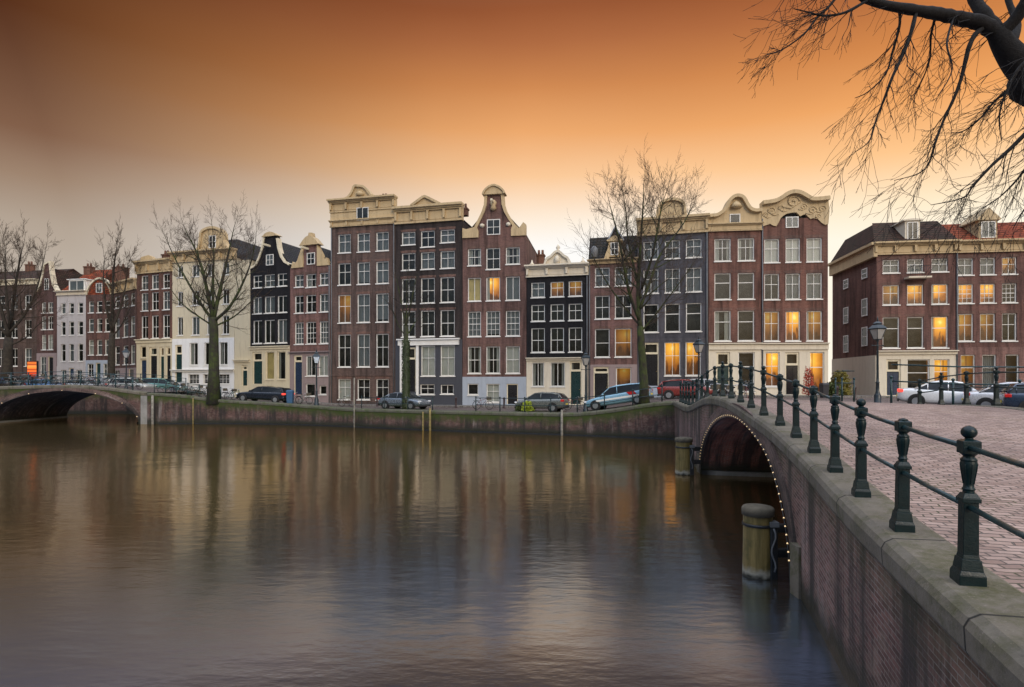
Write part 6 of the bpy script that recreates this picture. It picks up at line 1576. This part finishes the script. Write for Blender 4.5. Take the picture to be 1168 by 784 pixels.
# ivy leaves on that trunk
iv = [o for o in bpy.data.objects if o.get('label', '').startswith('small ivy covered')][0]
b = MB(); rr_ = random.Random(3)
for i in range(2000):
    t = rr_.uniform(0, 2 * pi); z = rr_.uniform(.1, 5.6); r = .27 + rr_.uniform(-.02, .09); p = Vector((cos(t) * r, sin(t) * r, z)); a_ = Vector((-sin(t), cos(t), 0)) * .06; u_ = Vector((cos(t) * .02, sin(t) * .02, -.06))
    b.quad([p - a_, p + u_, p + a_, p - u_])
M['ivy'] = plain('ivy_leaf', (.028, .042, .009), .55, .4, 3); b.build('ivy', M['ivy'], iv)

# ---------------------------------------------------------------- overhanging tree, upper right; trunk outside the frame
root = empty('overhanging_tree', (12.6, 3.4, .41)); tag(root, 'large dark tree whose bare drooping branches hang into the top right corner', 'tree')
org = Vector(root.location); T = Tree(77, .002); R_ = T.r
def wpt(px, py, Y): return Vector(at(px, py, Y)) - org
def smooth3(P, n=5):
    out = []; m = len(P)
    for i in range(m - 1):
        a = P[max(i - 1, 0)]; b = P[i]; c = P[i + 1]; d = P[min(i + 2, m - 1)]
        for k in range(n):
            t = k / n; out.append(.5 * ((2 * b) + (c - a) * t + (2 * a - 5 * b + 4 * c - d) * t * t + (3 * b - a - 3 * c + d) * t ** 3))
    out.append(P[-1]); return out
def shoot(p, d, L, r, lvl, droop):
    n = 7 if lvl == 0 else 5; pts = [p.copy()]; q = p.copy(); dd = d.normalized(); dirs = [dd]
    for i in range(n):
        dd = T.jit(dd, .19); dd = (dd + Vector((-.04, 0, -droop * 1.9 * (1.25 - i / n * 1.9)))).normalized(); q = q + dd * L / n; pts.append(q.copy()); dirs.append(dd)
    rad = [max(r * (1 - .75 * i / n), .0020) for i in range(n + 1)]
    (T.trunk if r > .02 else T.crown).tube(pts, rad, 4 if r > .008 else 3, cap=False)
    if lvl < 2:
        for k in range(R_.randint(2, 5) if lvl == 0 else R_.randint(0, 2)):
            i = R_.randint(1, n - 1); shoot(pts[i].lerp(pts[i + 1], R_.random()), T.split(dirs[i], R_.uniform(.25, .8)), L * R_.uniform(.3, .75), max(r * .5, .0024), lvl + 1, droop * .8)
def limb(pts, ra, rb, dens, Ls, droop=.10, side=None, start=0.0):
    P = smooth3([wpt(*p) for p in pts]); m = len(P); rad = [ra + (rb - ra) * i / (m - 1) for i in range(m)]
    rad = [r * R_.uniform(.84, 1.0) for r in rad]
    T.trunk.tube(P, rad, 10 if ra > .05 else 5)
    for i in range(1, m):
        if i / m < start or R_.random() < .58: continue
        d = (P[i] - P[i - 1]).normalized()
        for _ in range(dens if R_.random() < .8 else dens + 1):
            dd = T.split(d, R_.uniform(.4, 1.2)); 
            if side is not None: dd = (dd + side * R_.uniform(.3, 1.0)).normalized()
            shoot(P[i - 1].lerp(P[i], R_.random()), dd, Ls * .85 * R_.uniform(.35, 1.2), min(rad[i] * .4, .007), 0, droop)
    return P
down = Vector((-.35, 0, -.55)); dl = Vector((-.8, 0, -.3))
T.trunk.tube(smooth3([Vector((0, 0, -.5)), Vector((-.05, .1, 1.2)), Vector((-.5, .5, 2.8)), Vector((-1.8, 1.4, 4.2)), Vector((-3.9, 2.6, 5.15)), wpt(1205, 104, 6.6), wpt(1170, 80, 6.6), wpt(1150, 58, 6.6), wpt(1136, 36, 6.6)]), [.39 - .298 * i / 40 for i in range(41)], 14)
limb([(1136, 38, 6.6), (1120, 27, 6.6), (1098, 22, 6.6), (1070, 16, 6.6), (1045, 12, 6.5), (1010, 6, 6.4), (985, -2, 6.3)], .098, .045, 1, .9, .10, down)
limb([(985, -2, 6.3), (960, -14, 6.2), (925, -20, 6.1), (890, -22, 6.0)], .045, .012, 1, .75, .12, down)
limb([(1136, 36, 6.6), (1120, 14, 6.7), (1108, -6, 6.8), (1090, -40, 6.9), (1060, -90, 7.1), (1045, -150, 7.3)], .095, .012, 0, 1)
limb([(1138, 40, 6.6), (1158, 22, 6.5), (1172, -5, 6.4), (1190, -60, 6.3), (1185, -120, 6.2), (1200, -190, 6.0)], .09, .012, 0, 1)
limb([(1148, 60, 6.6), (1160, 30, 6.8), (1150, 0, 7.0), (1140, -50, 7.2), (1148, -110, 7.4)], .06, .012, 1, .8, .05, down)
# drooping secondary branches
limb([(1124, 30, 6.6), (1112, 40, 6.55), (1105, 54, 6.5), (1101, 70, 6.5), (1096, 90, 6.5), (1088, 112, 6.5), (1075, 140, 6.5), (1066, 165, 6.4), (1060, 185, 6.4), (1048, 198, 6.4), (1020, 206, 6.4)], .035, .004, 1, .75, .10, down, .25)
limb([(1045, 14, 6.5), (1040, 35, 6.4), (1030, 62, 6.4), (1018, 88, 6.3), (1008, 115, 6.3), (1000, 135, 6.3), (992, 160, 6.2), (978, 172, 6.2)], .028, .004, 2, .75, .10, down, .1)
limb([(1026, 8, 6.5), (1026, 30, 6.7), (1018, 60, 6.8), (1010, 85, 6.8), (990, 105, 6.8), (975, 112, 6.8)], .02, .004, 1, .7, .10, down, .1)
limb([(962, -14, 6.2), (945, 8, 6.1), (932, 20, 6.1), (918, 38, 6.0), (900, 52, 6.0), (885, 60, 6.0), (872, 63, 6.0)], .018, .003, 2, .4, .06, dl, .1)
limb([(990, 0, 6.3), (965, 14, 6.2), (940, 18, 6.1), (922, 14, 6.1), (905, 10, 6.1)], .02, .005, 2, .6, .10, dl, .1)
limb([(1068, 16, 6.6), (1062, 40, 6.9), (1060, 70, 7.0), (1048, 100, 7.1), (1040, 115, 7.1)], .018, .004, 2, .6, .12, down, .1)
limb([(1088, 20, 6.6), (1080, 50, 6.2), (1086, 80, 6.1), (1070, 110, 6.0)], .016, .004, 1, .6, .12, down, .1)
limb([(1210, 118, 6.5), (1190, 128, 6.3), (1172, 150, 6.2), (1150, 172, 6.2), (1130, 190, 6.2), (1110, 212, 6.2), (1098, 226, 6.2), (1062, 234, 6.2)], .035, .004, 2, .8, .08, down, .1)
limb([(1215, 125, 6.6), (1185, 100, 6.9), (1160, 98, 7.0), (1138, 112, 7.1), (1118, 135, 7.1), (1098, 150, 7.1), (1078, 152, 7.1)], .03, .004, 2, .7, .08, down, .1)
limb([(1230, 130, 6.6), (1200, 150, 7.2), (1178, 180, 7.3), (1160, 205, 7.3), (1140, 225, 7.3), (1120, 238, 7.3)], .03, .004, 2, .7, .05, down, .1)
limb([(1225, 60, 6.6), (1190, 60, 5.9), (1165, 75, 5.8), (1150, 100, 5.8), (1140, 130, 5.8), (1142, 160, 5.8)], .03, .004, 1, .7, .1, down, .1)
limb([(1250, 130, 6.6), (1215, 190, 6.6), (1190, 220, 6.6), (1168, 240, 6.6), (1155, 262, 6.6)], .03, .004, 1, .7, .02, down, .2)
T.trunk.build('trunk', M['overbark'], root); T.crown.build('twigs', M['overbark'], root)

# far background roofs and treetops behind the row, glimpsed between gables
print('branches', tot, 'verts', sum(len(o.data.vertices) for o in bpy.data.objects if o.type == 'MESH'), 'objs', len(bpy.data.objects))
